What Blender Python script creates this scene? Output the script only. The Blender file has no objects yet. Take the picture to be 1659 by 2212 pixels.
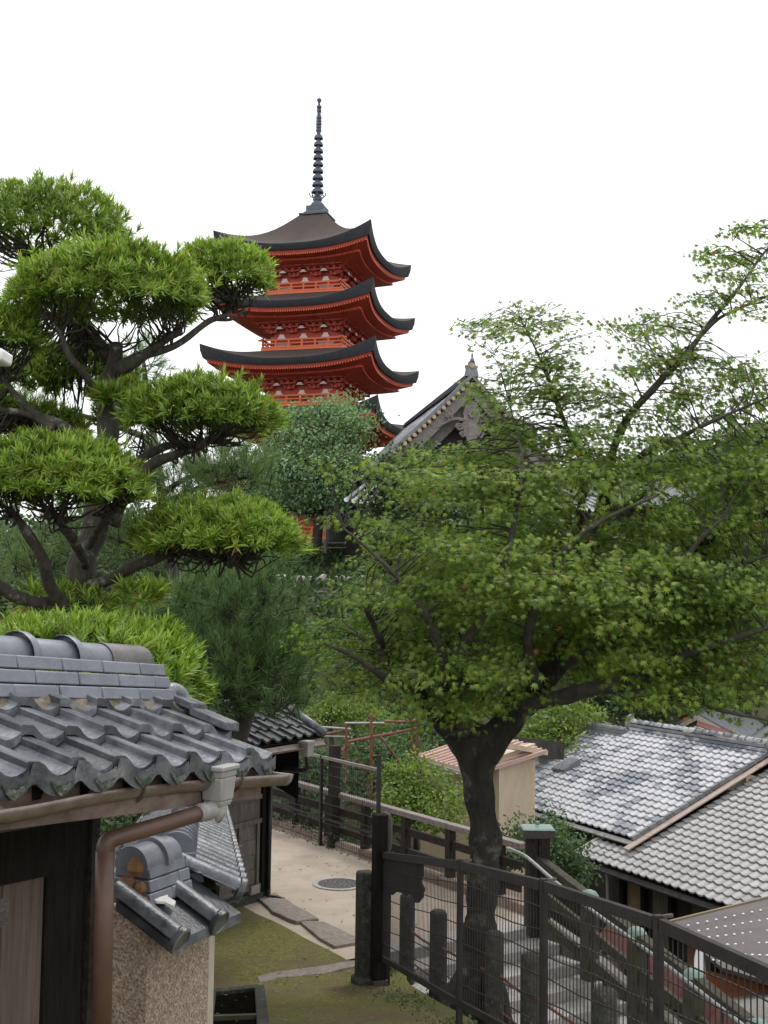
import bpy, bmesh, math, random
import numpy as np
from mathutils import Vector, Matrix, noise
R = math.radians
random.seed(7); rng = np.random.default_rng(11)
scn = bpy.context.scene
COL = scn.collection

# ------------------------------------------------------------------ camera, sky, sun, exposure
PITCH, ROLL, FPX = R(4.26), R(0.72), 2605.0      # focal length in units of a 1659 x 2212 picture
cam_d = bpy.data.cameras.new('camera'); cam = bpy.data.objects.new('camera', cam_d); COL.objects.link(cam)
cam_d.sensor_width = 36.0; cam_d.lens = 36.0 * FPX / 2212.0; cam_d.clip_start = 0.1; cam_d.clip_end = 2000
CAM_R = Matrix.Rotation(R(90) + PITCH, 3, 'X') @ Matrix.Rotation(ROLL, 3, 'Z')
cam.matrix_world = CAM_R.to_4x4()
scn.camera = cam

SUN_EL, SUN_AZ = R(58), R(205)
w = bpy.data.worlds.new('World'); scn.world = w; w.use_nodes = True
nt = w.node_tree; nt.nodes.clear()
sky = nt.nodes.new('ShaderNodeTexSky'); sky.sky_type = 'NISHITA'; sky.sun_disc = False
sky.sun_elevation = SUN_EL; sky.sun_rotation = SUN_AZ; sky.dust_density = 6; sky.air_density = 1.2
hsv = nt.nodes.new('ShaderNodeHueSaturation'); hsv.inputs['Saturation'].default_value = 0.12
mixw = nt.nodes.new('ShaderNodeMixRGB'); mixw.inputs[0].default_value = 0.72; mixw.inputs[2].default_value = (11.4, 11.6, 11.8, 1)
bg = nt.nodes.new('ShaderNodeBackground'); bg.inputs[1].default_value = 0.12
wo = nt.nodes.new('ShaderNodeOutputWorld')
nt.links.new(sky.outputs[0], hsv.inputs['Color']); nt.links.new(hsv.outputs[0], mixw.inputs[1])
nt.links.new(mixw.outputs[0], bg.inputs[0]); nt.links.new(bg.outputs[0], wo.inputs[0])
sd = bpy.data.lights.new('sun', 'SUN'); sd.energy = 1.3; sd.angle = R(14); sd.color = (1, .97, .93)
so = bpy.data.objects.new('sun', sd); COL.objects.link(so)
so.rotation_euler = (R(90) - SUN_EL, 0, math.pi - SUN_AZ + math.pi)
scn.view_settings.view_transform = 'Standard'; scn.view_settings.look = 'None'
scn.view_settings.exposure = 0.36; scn.view_settings.gamma = 1
scn.cycles.max_bounces = 6; scn.cycles.diffuse_bounces = 3; scn.cycles.transmission_bounces = 4
scn.cycles.transparent_max_bounces = 4

def at(x, y, D):
    """world point seen at (x, y) of the 1659-wide picture, D metres ahead of the camera"""
    d = CAM_R @ Vector(((x - 829.5) / FPX, (1106 - y) / FPX, -1))
    return d * (D / d.y)
V = Vector

# ------------------------------------------------------------------ helpers
def tag(o, label=None, cat=None, group=None, kind=None):
    if label: o['label'] = label
    if cat: o['category'] = cat
    if group: o['group'] = group
    if kind: o['kind'] = kind
    return o
def thing(name, label, cat, loc=(0, 0, 0), group=None):
    o = bpy.data.objects.new(name, None); COL.objects.link(o); o.location = loc; o.empty_display_size = .2
    return tag(o, label, cat, group)
def wloc(o):
    p = V((0, 0, 0))
    while o: p += V(o.location); o = o.parent
    return p
class MB:
    def __init__(s): s.v = []; s.f = []
    def add(s, verts, faces):
        b = len(s.v); s.v += [tuple(p) for p in verts]; s.f += [tuple(i + b for i in f) for f in faces]; return s
    def hexa(s, p):   # 8 points: bottom ring 0-3, top ring 4-7
        return s.add(p, [(3, 2, 1, 0), (4, 5, 6, 7), (0, 1, 5, 4), (1, 2, 6, 5), (2, 3, 7, 6), (3, 0, 4, 7)])
    def box(s, c, sx, sy, sz, ax=None, ay=None, az=None):
        c = V(c); ax = V(ax or (1, 0, 0)); ay = V(ay or (0, 1, 0)); az = V(az or (0, 0, 1))
        x = ax * (sx / 2); y = ay * (sy / 2); z = az * (sz / 2)
        return s.hexa([c - x - y - z, c + x - y - z, c + x + y - z, c - x + y - z, c - x - y + z, c + x - y + z, c + x + y + z, c - x + y + z])
    def bar(s, a, b, w, h, up=(0, 0, 1)):
        a = V(a); b = V(b); d = (b - a).normalized(); sd = d.cross(V(up))
        if sd.length < 1e-4: sd = V((1, 0, 0))
        sd.normalize(); u = sd.cross(d).normalized()
        x = sd * (w / 2); z = u * (h / 2)
        return s.hexa([a - x - z, a + x - z, b + x - z, b - x - z, a - x + z, a + x + z, b + x + z, b - x + z])
    def post(s, p, wx, wy, h, ax=(1, 0, 0), bev=0):
        ax = V(ax).normalized(); ay = V((0, 0, 1)).cross(ax); p = V(p)
        return s.box(p + V((0, 0, h / 2)), wx, wy, h, ax, ay)
    def tube(s, pts, rad, n=8, cap=True):
        pts = [V(p) for p in pts]
        if not hasattr(rad, '__len__'): rad = [rad] * len(pts)
        rings = []; prev = None
        for i, p in enumerate(pts):
            d = (pts[min(i + 1, len(pts) - 1)] - pts[max(i - 1, 0)]).normalized()
            if prev is None:
                prev = d.cross(V((0.13, 0.31, .94)))
                if prev.length < .05: prev = d.cross(V((1, 0, 0)))
            u = (prev - d * prev.dot(d)); u.normalize(); prev = u; t = d.cross(u)
            rings.append([p + (u * math.cos(a) + t * math.sin(a)) * rad[i] for a in [2 * math.pi * k / n for k in range(n)]])
        b = len(s.v); f = []
        for r in rings: s.v += [tuple(q) for q in r]
        for i in range(len(pts) - 1):
            for k in range(n):
                k2 = (k + 1) % n
                f.append((b + i * n + k, b + i * n + k2, b + (i + 1) * n + k2, b + (i + 1) * n + k))
        if cap:
            f.append(tuple(b + k for k in reversed(range(n)))); e = b + (len(pts) - 1) * n; f.append(tuple(e + k for k in range(n)))
        s.f += f; return s
    def lathe(s, c, prof, n=16, axis=None):
        c = V(c); b = len(s.v)
        az = V(axis or (0, 0, 1)).normalized(); ax = az.orthogonal().normalized(); ay = az.cross(ax)
        for r, z in prof:
            for k in range(n):
                a = 2 * math.pi * k / n; s.v.append(tuple(c + (ax * math.cos(a) + ay * math.sin(a)) * r + az * z))
        for i in range(len(prof) - 1):
            for k in range(n):
                k2 = (k + 1) % n; s.f.append((b + i * n + k, b + i * n + k2, b + (i + 1) * n + k2, b + (i + 1) * n + k))
        s.f.append(tuple(b + k for k in reversed(range(n)))); e = b + (len(prof) - 1) * n; s.f.append(tuple(e + k for k in range(n)))
        return s
    def prism(s, poly, off):
        n = len(poly); off = V(off); a = [V(p) for p in poly]; bb = [p + off for p in a]
        return s.add(a + bb, [tuple(reversed(range(n))), tuple(range(n, 2 * n))] + [(i, (i + 1) % n, n + (i + 1) % n, n + i) for i in range(n)])
    def grid(s, P):       # P[i][j]
        ni, nj = len(P), len(P[0]); b = len(s.v)
        for r in P: s.v += [tuple(p) for p in r]
        for i in range(ni - 1):
            for j in range(nj - 1):
                s.f.append((b + i * nj + j, b + i * nj + j + 1, b + (i + 1) * nj + j + 1, b + (i + 1) * nj + j))
        return s
    def build(s, name, mat, parent=None, smooth=False, bevel=0):
        me = bpy.data.meshes.new(name)
        o0 = wloc(parent) if parent else V((0, 0, 0))
        me.from_pydata([(p[0] - o0.x, p[1] - o0.y, p[2] - o0.z) for p in s.v], [], s.f)
        bm = bmesh.new(); bm.from_mesh(me); bmesh.ops.recalc_face_normals(bm, faces=bm.faces); bm.to_mesh(me); bm.free()
        me.polygons.foreach_set('use_smooth', [True] * len(me.polygons))
        if not smooth: me.set_sharp_from_angle(angle=R(32))
        me.materials.append(mat)
        o = bpy.data.objects.new(name, me); COL.objects.link(o)
        if parent: o.parent = parent
        if bevel:
            m = o.modifiers.new('bevel', 'BEVEL'); m.width = bevel; m.segments = 2; m.limit_method = 'ANGLE'; m.angle_limit = R(40)
        return o
def np_build(name, verts, faces, mat, parent=None):
    """fast mesh of equal-sized faces from numpy arrays"""
    me = bpy.data.meshes.new(name); k = faces.shape[1]
    if parent: verts = verts - np.array(wloc(parent))[None]
    me.vertices.add(len(verts)); me.vertices.foreach_set('co', verts.astype(np.float32).ravel())
    me.loops.add(faces.size); me.loops.foreach_set('vertex_index', faces.astype(np.int32).ravel())
    me.polygons.add(len(faces)); me.polygons.foreach_set('loop_start', np.arange(0, faces.size, k, dtype=np.int32))
    me.update(calc_edges=True); me.validate()
    me.materials.append(mat)
    o = bpy.data.objects.new(name, me); COL.objects.link(o)
    if parent: o.parent = parent
    return o
def spline(pts, n=6):
    """Catmull-Rom through pts; each point may carry a radius as 4th number"""
    P = [np.array(p, float) for p in pts]; P = [2 * P[0] - P[1]] + P + [2 * P[-1] - P[-2]]; out = []
    for i in range(1, len(P) - 2):
        for k in range(n):
            t = k / n; a, b, c, d = P[i - 1], P[i], P[i + 1], P[i + 2]
            out.append(.5 * ((2 * b) + (-a + c) * t + (2 * a - 5 * b + 4 * c - d) * t * t + (-a + 3 * b - 3 * c + d) * t ** 3))
    out.append(P[-2]); return out
def dup(root, loc, label=None):
    """a copy of a thing with copies of its parts and sub-parts"""
    r = root.copy(); COL.objects.link(r); r.location = loc
    if label: r['label'] = label
    for ch in root.children:
        c = ch.copy(); COL.objects.link(c); c.parent = r
        for g in ch.children:
            d = g.copy(); COL.objects.link(d); d.parent = c
    return r

# ------------------------------------------------------------------ materials
def M(name, c1, c2, scale=4, rough=.75, bump=.0, bscale=None, island=0., stretch=(1, 1, 1), spec=.4, metal=0., c3=None, m3=(.55, .7), s3=1.5, detail=6, c3i=0):
    m = bpy.data.materials.new(name); m.use_nodes = True; n = m.node_tree; L = n.links.new
    p = n.nodes['Principled BSDF']; p.inputs['Roughness'].default_value = rough; p.inputs['Metallic'].default_value = metal
    p.inputs['Specular IOR Level'].default_value = spec
    tc = n.nodes.new('ShaderNodeTexCoord'); mp = n.nodes.new('ShaderNodeMapping'); mp.inputs['Scale'].default_value = stretch
    L(tc.outputs['Object'], mp.inputs[0])
    nz = n.nodes.new('ShaderNodeTexNoise'); nz.inputs['Scale'].default_value = scale; nz.inputs['Detail'].default_value = detail; nz.inputs['Roughness'].default_value = .65
    L(mp.outputs[0], nz.inputs[0])
    rp = n.nodes.new('ShaderNodeValToRGB'); rp.color_ramp.elements[0].position = .3; rp.color_ramp.elements[1].position = .7
    rp.color_ramp.elements[0].color = (*c1, 1); rp.color_ramp.elements[1].color = (*c2, 1)
    L(nz.outputs[0], rp.inputs[0]); out = rp.outputs[0]
    if c3:
        n3 = n.nodes.new('ShaderNodeTexNoise'); n3.inputs['Scale'].default_value = s3; n3.inputs['Detail'].default_value = 8; n3.inputs['Roughness'].default_value = .7
        L(tc.outputs['Object'], n3.inputs[0])
        r3 = n.nodes.new('ShaderNodeValToRGB'); r3.color_ramp.elements[0].position = m3[0]; r3.color_ramp.elements[1].position = m3[1]
        src = n3.outputs[0]
        if c3i:
            gi_ = n.nodes.new('ShaderNodeNewGeometry'); ma = n.nodes.new('ShaderNodeMath'); ma.operation = 'MULTIPLY_ADD'; ma.inputs[1].default_value = c3i; L(gi_.outputs['Random Per Island'], ma.inputs[0])
            mb_ = n.nodes.new('ShaderNodeMath'); mb_.operation = 'SUBTRACT'; mb_.inputs[1].default_value = c3i / 2; L(src, mb_.inputs[0]); L(mb_.outputs[0], ma.inputs[2]); src = ma.outputs[0]
        L(src, r3.inputs[0]); mx = n.nodes.new('ShaderNodeMixRGB'); mx.inputs[2].default_value = (*c3, 1)
        L(r3.outputs[0], mx.inputs[0]); L(out, mx.inputs[1]); out = mx.outputs[0]
    if island:
        g = n.nodes.new('ShaderNodeNewGeometry'); mr = n.nodes.new('ShaderNodeMapRange')
        mr.inputs[3].default_value = 1 - island; mr.inputs[4].default_value = 1 + island
        L(g.outputs['Random Per Island'], mr.inputs[0]); mu = n.nodes.new('ShaderNodeMixRGB'); mu.blend_type = 'MULTIPLY'; mu.inputs[0].default_value = 1
        L(out, mu.inputs[1]); L(mr.outputs[0], mu.inputs[2]); out = mu.outputs[0]
    L(out, p.inputs['Base Color'])
    if bump:
        b = n.nodes.new('ShaderNodeBump'); b.inputs['Strength'].default_value = bump; b.inputs['Distance'].default_value = .02
        nb = n.nodes.new('ShaderNodeTexNoise'); nb.inputs['Scale'].default_value = bscale or scale * 3; nb.inputs['Detail'].default_value = 8
        L(mp.outputs[0], nb.inputs[0]); L(nb.outputs[0], b.inputs['Height']); L(b.outputs[0], p.inputs['Normal'])
    return m
def LEAF(name, cols, transl=.35, rough=.55, tcol=1.35, scale=.6, odd=None):
    """leaf material: colour varies from leaf to leaf, with slow patches through the crown"""
    m = bpy.data.materials.new(name); m.use_nodes = True; n = m.node_tree; L = n.links.new
    p = n.nodes['Principled BSDF']; p.inputs['Roughness'].default_value = rough; p.inputs['Specular IOR Level'].default_value = .3
    g = n.nodes.new('ShaderNodeNewGeometry'); rp = n.nodes.new('ShaderNodeValToRGB')
    e = rp.color_ramp.elements
    while len(e) < len(cols): e.new(.5)
    for k, (pos, c) in enumerate(cols): e[k].position = pos; e[k].color = (*c, 1)
    tc = n.nodes.new('ShaderNodeTexCoord'); nz = n.nodes.new('ShaderNodeTexNoise'); nz.inputs['Scale'].default_value = scale; nz.inputs['Detail'].default_value = 4
    L(tc.outputs['Object'], nz.inputs[0])
    mr = n.nodes.new('ShaderNodeMapRange'); mr.inputs[1].default_value = .3; mr.inputs[2].default_value = .7; mr.inputs[3].default_value = -.22; mr.inputs[4].default_value = .22; mr.clamp = True
    L(nz.outputs[0], mr.inputs[0]); ad = n.nodes.new('ShaderNodeMath'); ad.operation = 'ADD'; ad.use_clamp = True
    L(g.outputs['Random Per Island'], ad.inputs[0]); L(mr.outputs[0], ad.inputs[1]); L(ad.outputs[0], rp.inputs[0])
    col = rp.outputs[0]
    if odd:
        gt = n.nodes.new('ShaderNodeMath'); gt.operation = 'GREATER_THAN'; gt.inputs[1].default_value = 1 - odd[0]
        ml = n.nodes.new('ShaderNodeMath'); ml.operation = 'MULTIPLY'; ml.inputs[1].default_value = 97.3
        fr = n.nodes.new('ShaderNodeMath'); fr.operation = 'FRACT'; L(g.outputs['Random Per Island'], ml.inputs[0]); L(ml.outputs[0], fr.inputs[0]); L(fr.outputs[0], gt.inputs[0])
        mo = n.nodes.new('ShaderNodeMixRGB'); mo.inputs[2].default_value = (*odd[1], 1); L(gt.outputs[0], mo.inputs[0]); L(col, mo.inputs[1]); col = mo.outputs[0]
    L(col, p.inputs['Base Color'])
    t = n.nodes.new('ShaderNodeBsdfTranslucent'); mu = n.nodes.new('ShaderNodeMixRGB'); mu.blend_type = 'MULTIPLY'; mu.inputs[0].default_value = 1
    mu.inputs[2].default_value = (tcol * 1.1, tcol * 1.15, tcol * .6, 1); L(col, mu.inputs[1]); L(mu.outputs[0], t.inputs[0])
    mx = n.nodes.new('ShaderNodeMixShader'); mx.inputs[0].default_value = transl
    L(p.outputs[0], mx.inputs[1]); L(t.outputs[0], mx.inputs[2]); L(mx.outputs[0], n.nodes['Material Output'].inputs[0])
    return m

m_tile = M('dark_kawara', (.034, .036, .043), (.16, .166, .185), 8, .36, .22, 50, .5, spec=.5, c3=(.2, .19, .165), m3=(.57, .7), s3=8)
m_ridge = M('smoked_tile', (.115, .122, .148), (.19, .2, .235), 5, .42, .12, 50, .12, spec=.5)
m_ridge_old = M('brown_stained_tile', (.07, .065, .065), (.14, .13, .125), 5, .5, .2, 40)
m_moss_tile = M('mossy_tile_face', (.07, .085, .07), (.16, .17, .15), 22, .8, .8, 45, .1, c3=(.03, .045, .025), m3=(.45, .55), s3=16)
m_tile_old = M('old_dark_kawara', (.018, .018, .021), (.07, .072, .078), 8, .5, .3, 40, .5, spec=.35, c3=(.11, .1, .085), m3=(.57, .7), s3=6)
m_pit_shade = M('painted_pit_shade', (.003, .003, .0025), (.012, .01, .008), 12, 1, 1, 20, spec=0)  # near-black colour paints the shade of a pit that has no depth
m_slab = M('brown_slab', (.17, .145, .125), (.31, .27, .235), 16, .92, .7, 50, .1)
m_mortar = M('old_mortar', (.07, .055, .035), (.22, .19, .15), 14, .95, 1, 30)
m_clay = M('yellow_clay', (.16, .075, .03), (.33, .19, .09), 9, .95, .8, 20)
m_plaster_bit = M('white_plaster', (.5, .48, .45), (.66, .64, .61), 8, .9, .3)
m_gutter = M('brown_gutter', (.1, .062, .05), (.2, .155, .135), 3, .3, .08, 20, stretch=(1, 3, 6), spec=.5)
m_grey_pvc = M('grey_pvc', (.22, .215, .205), (.36, .35, .335), 5, .5, .05, 20, stretch=(1, 1, .25), c3=(.1, .09, .08), m3=(.6, .8), s3=4)
m_pipe_brown = M('brown_pipe', (.085, .045, .033), (.13, .075, .055), 4, .45, .05, 20)
m_black_pipe = M('black_pipe', (.012, .012, .014), (.025, .025, .027), 4, .4)
m_wood_dark = M('dark_timber', (.006, .005, .0045), (.02, .017, .015), 5, .85, .6, 9, stretch=(8, 8, .7), spec=.15)
m_wood_rail = M('stained_timber', (.014, .011, .0105), (.045, .037, .034), 5, .85, .6, 9, .12, stretch=(5, 5, 5), spec=.2)
m_wood_railtop = M('weathered_timber', (.13, .105, .1), (.27, .235, .225), 6, .8, .5, 10, .12, stretch=(3, 3, 3))
m_wood_mossy = M('mossy_timber', (.035, .03, .022), (.1, .088, .065), 6, .9, .6, 12, .1, c3=(.05, .06, .02), m3=(.5, .65), s3=3)
m_board = M('weathered_board', (.085, .06, .052), (.165, .125, .11), 3.2, .85, .5, 8, .1, stretch=(9, 9, .55))
m_grey_board = M('grey_weathered_board', (.06, .052, .046), (.15, .135, .12), 4, .85, .5, 9, .15, stretch=(6, 6, .8))
m_slat = M('dark_slat', (.012, .012, .013), (.04, .04, .043), 5, .8, .3, 12)
m_pebble = M('pebble_dash', (.16, .11, .085), (.62, .5, .4), 75, .9, 1, 75, detail=2, c3=(.2, .14, .11), m3=(.45, .75), s3=26)
m_render = M('pale_render', (.36, .31, .25), (.45, .4, .33), 7, .9, .2)
m_sand = M('sand_path', (.345, .282, .222), (.44, .375, .305), 1.3, .95, .25, 130, c3=(.3, .24, .18), m3=(.5, .7), s3=.7)
m_moss = M('moss', (.058, .064, .014), (.215, .2, .058), 24, 1, 1, 70, c3=(.13, .095, .055), m3=(.46, .64), s3=.9, detail=9)
m_soil = M('soil', (.05, .04, .028), (.1, .085, .055), 2, 1, .6, 20, c3=(.04, .06, .02), m3=(.45, .6), s3=.8)
m_stone = M('grey_stone', (.13, .12, .11), (.27, .25, .235), 12, .9, .5, 40, .15)
m_kerb = M('pinkish_kerb', (.2, .15, .125), (.35, .27, .225), 9, .9, .5, 30, .2)
m_granite = M('granite_step', (.27, .25, .24), (.42, .4, .385), 18, .85, .3, 60, .1, c3=(.17, .16, .15), m3=(.55, .75), s3=2)
m_post_stone = M('lichen_stone', (.02, .02, .017), (.07, .07, .06), 14, .95, .7, 40, c3=(.14, .145, .125), m3=(.58, .7), s3=7)
m_iron = M('cast_iron', (.05, .04, .04), (.085, .07, .07), 20, .6, .6, 60)
m_rust = M('rusty_steel', (.06, .045, .042), (.115, .085, .075), 5, .7, .3, 30, c3=(.2, .075, .03), m3=(.6, .72), s3=3)
m_fence = M('brown_fence_paint', (.014, .012, .012), (.03, .025, .024), 6, .75, .25, 30, c3=(.19, .075, .03), m3=(.66, .76), s3=2.3)
m_wire = M('wire', (.02, .017, .016), (.035, .031, .03), 8, .7)
m_redpipe = M('red_scaffold', (.16, .05, .032), (.24, .095, .065), 6, .65, .2, 30, .1)
m_galv = M('galvanised', (.26, .265, .27), (.4, .405, .41), 8, .4, .1, 40, metal=.3)
m_copper = M('verdigris', (.15, .22, .19), (.24, .33, .29), 8, .6, .2, 30, c3=(.1, .09, .08), m3=(.55, .7), s3=5)
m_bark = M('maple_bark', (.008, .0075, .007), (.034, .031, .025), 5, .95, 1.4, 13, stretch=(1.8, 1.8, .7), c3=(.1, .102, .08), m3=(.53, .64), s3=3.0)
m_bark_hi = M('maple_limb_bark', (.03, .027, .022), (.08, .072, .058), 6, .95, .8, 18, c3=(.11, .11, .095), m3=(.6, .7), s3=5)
m_bark_pod = M('podocarpus_bark', (.028, .025, .02), (.085, .075, .06), 9, .95, 1, 22, stretch=(1.5, 1.5, .6), c3=(.2, .205, .18), m3=(.56, .64), s3=5)
m_twig = M('twig', (.02, .017, .013), (.05, .043, .034), 8, .95)
m_bark_far = M('far_bark', (.04, .035, .03), (.08, .075, .065), 6, .95)
m_roofA = M('patchy_roof_tile', (.25, .25, .265), (.36, .36, .38), 2.2, .5, .1, 30, .09, c3=(.09, .1, .122), m3=(.51, .56), s3=.95, c3i=.12, spec=.5)
m_roofB = M('plain_roof_tile', (.18, .175, .175), (.26, .252, .248), 3, .5, .1, 30, .12, c3=(.135, .13, .13), m3=(.5, .7), s3=.7, c3i=.2, spec=.5)
m_roofC = M('far_roof_tile', (.1, .105, .115), (.19, .195, .205), 4, .55, 0, island=.2)
m_beige = M('beige_wall', (.42, .33, .235), (.5, .4, .295), 1.6, .9, .1, 30, c3=(.36, .25, .16), m3=(.55, .75), s3=.9)
m_pinkroof = M('pink_metal_roof', (.42, .28, .23), (.5, .345, .29), 3, .5)
m_brownroof = M('brown_roof_sheet', (.065, .05, .05), (.1, .08, .078), 1.2, .45, 0, stretch=(1, 1, 1))
m_redroof = M('red_metal_roof', (.13, .042, .036), (.2, .068, .056), 4, .6)
m_orange_wall = M('orange_board_wall', (.22, .06, .02), (.33, .1, .035), 4, .7, .2, 20, .3, stretch=(6, 6, .6))
m_housewall = M('house_wall', (.02, .017, .015), (.05, .042, .036), 2, .9)
m_ochre = M('ochre_wall', (.16, .12, .07), (.22, .17, .105), 2, .9)
m_rustflash = M('copper_flashing', (.28, .215, .18), (.36, .29, .25), 5, .5, c3=(.24, .085, .04), m3=(.56, .64), s3=3)
m_white = M('white_paint', (.72, .72, .72), (.8, .8, .8), 3, .5)
m_verm = M('vermilion', (.36, .042, .02), (.47, .062, .03), 3, .55, island=.08)
m_verm_dk = M('vermilion_soffit', (.36, .05, .03), (.46, .075, .045), 3, .6)
m_orange = M('vermilion_rail', (.6, .12, .04), (.7, .15, .055), 3, .5)
m_shingle = M('cypress_bark_roof', (.045, .034, .03), (.09, .07, .062), 8, .95, .6, 30, stretch=(1, 1, 4))
m_eave = M('black_eave', (.014, .016, .022), (.03, .033, .04), 4, .8)
m_bronze = M('verdigris_bronze', (.045, .062, .08), (.08, .1, .12), 5, .6, island=.1)
m_pwhite = M('pagoda_plaster', (.6, .56, .54), (.7, .67, .65), 3, .9)
m_gold = M('yellow_end', (.42, .27, .05), (.55, .36, .08), 3, .6)
m_templewood = M('silvered_wood', (.115, .1, .095), (.23, .205, .195), 3, .85, .3, 12, stretch=(2, 2, 2))
m_templedark = M('temple_dark', (.02, .017, .016), (.045, .04, .038), 3, .9)
m_gilt = M('gilt_tile_end', (.3, .2, .1), (.5, .36, .2), 5, .5)
m_boulder = M('pale_boulder', (.27, .235, .205), (.47, .43, .385), 3, .9, .4, 14, .25)

l_pod = LEAF('podocarpus_leaf', [(0, (.085, .14, .024)), (.45, (.19, .29, .046)), (1, (.32, .44, .08))], .35, .42, odd=(.018, (.28, .15, .04)))
l_podb = LEAF('podocarpus_leaf_fresh', [(0, (.08, .135, .02)), (.45, (.17, .27, .034)), (1, (.27, .38, .055))], .3, .42, odd=(.012, (.28, .18, .05)))
l_pine = LEAF('pine_needle', [(0, (.04, .085, .028)), (.5, (.085, .16, .05)), (1, (.17, .26, .08))], .15, .5)
l_maple = LEAF('maple_leaf', [(0, (.06, .115, .018)), (.45, (.13, .205, .032)), (1, (.22, .3, .05))], .42, .5, tcol=1.3, odd=(.004, (.36, .12, .05)))
l_bg = LEAF('broad_leaf', [(0, (.035, .075, .03)), (.5, (.07, .125, .05)), (1, (.12, .18, .07))], .25, .6, scale=.3)
l_bgy = LEAF('fresh_broad_leaf', [(0, (.065, .11, .02)), (.5, (.12, .19, .032)), (1, (.22, .29, .06))], .35, .5)
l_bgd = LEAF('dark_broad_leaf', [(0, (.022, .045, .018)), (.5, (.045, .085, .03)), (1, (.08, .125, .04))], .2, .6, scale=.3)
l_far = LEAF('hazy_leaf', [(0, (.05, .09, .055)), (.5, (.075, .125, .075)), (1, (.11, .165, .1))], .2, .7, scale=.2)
# ------------------------------------------------------------------ ground plan
PX, PY = .54, -.842          # direction in which lane and steps come towards the camera
NX, NY = .842, .54           # across the lane, to the right
T0 = (.1, 15.9)              # where the steps begin
def sq(X, Y): dx, dy = X - T0[0], Y - T0[1]; return dx * PX + dy * PY, dx * NX + dy * NY
def ln(s, q): return T0[0] + s * PX + q * NX, T0[1] + s * PY + q * NY
def stair_z(s): return -4.5 - .325 * max(s, 0)
def moss_z(Y): return max(-4.5, -1.6 - .2 * max(Y, -6))
def sst(a, b, x): t = min(1, max(0, (x - a) / (b - a))); return t * t * (3 - 2 * t)
FEN = [(.028, 14.5), (.71, 10.8), (1.23, 9.2), (1.70, 7.5), (2.1, 6.1), (2.5, 4.6)]
def fen_x(Y):
    P = [(0.03, 16.5)] + FEN + [(3.6, 0), (5, -6)]
    for (x0, y0), (x1, y1) in zip(P, P[1:]):
        if y1 <= Y <= y0: return x0 + (x1 - x0) * (y0 - Y) / (y0 - y1)
    return .03
def ground_z(X, Y):
    s, q = sq(X, Y)
    up = moss_z(Y) if Y < 16 else -4.5
    lane = min(stair_z(s), up)
    t = sst(fen_x(Y) + .15, fen_x(Y) + .9, X) if Y < 16 else 0
    z = up * (1 - t) + lane * t
    if -1.2 < q < 3 and s > -.4: z -= .45 * sst(-1.2, -.2, q) * sst(-.4, .3, s)
    z += (-8.2 - z) * sst(3.0, 5.2, q) * (1 - sst(30, 50, Y) * (1 - sst(12, 22, X)))
    z += (1.2 - z) * sst(31, 58, Y + .25 * max(0, -X) - min(24, 1.7 * max(0, X - 5.5)))
    z += (3.2 - z) * sst(58, 70, Y)
    z += 17 * sst(90, 190, Y + .3 * X) * sst(-20, 50, X) + 6 * sst(150, 300, Y)
    return z
def axis(lo, hi, fine, far):
    a = list(np.arange(lo, hi + 1e-6, fine)); st = fine; x = hi
    while x < far: st *= 1.18; x += st; a.append(x)
    st = fine; x = lo
    while x > -far: st *= 1.18; x -= st; a.insert(0, x)
    return a
xs = axis(-6, 14, .4, 420); ys = [y for y in axis(0, 40, .4, 460) if y > -25]
b = MB(); b.grid([[(x, y, ground_z(x, y) - .14) for x in xs] for y in ys])
tag(b.build('ground', m_soil, smooth=True), kind='structure')
# sandy lane
b = MB(); P = []
for s in np.arange(-34, .01, .5):
    P.append([(*ln(s, q), -4.5 + .02 * math.sin(s * 1.3 + q) * .4) for q in np.linspace(-1.9 - max(0, -s - 6) * .22, 2.72, 8)])
b.grid(P); tag(b.build('path', m_sand, smooth=True), kind='structure')
# mossy bank
b = MB(); P = []
for Y in np.arange(1.0, 19.3, .25):
    xr = (fen_x(Y) + .35) if Y < 14.6 else (.34 if Y < 15.4 else (-.45 - (Y - 15.6) * .62))
    row = []
    for k in range(26):
        x = -5 + (xr + 5) * k / 25
        row.append((x, Y, moss_z(Y) + .025 * noise.noise(V((x * 1.1, Y * 1.1, 0))) + .016))
    P.append(row)
b.grid(P); tag(b.build('moss_ground', m_moss, smooth=True), kind='structure')
# steps
b = MB()
def lbox(b, s0, s1, q0, q1, z0, z1):
    c = [ln(s0, q0), ln(s1, q0), ln(s1, q1), ln(s0, q1)]
    b.hexa([(x, y, z0) for x, y in c] + [(x, y, z1) for x, y in c])
lbox(b, -.38, .06, -.12, 2.5, -4.9, -4.485)
for k in range(22):
    s0 = .06 + .43 * k; lbox(b, s0 - .02, s0 + .43, -.1 - .02 * (k % 3), 2.5 + .015 * (k % 2), -5.0 - .14 * k, -4.62 - .14 * k)
tag(b.build('stairs', m_granite, bevel=.012), kind='structure')
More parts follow.
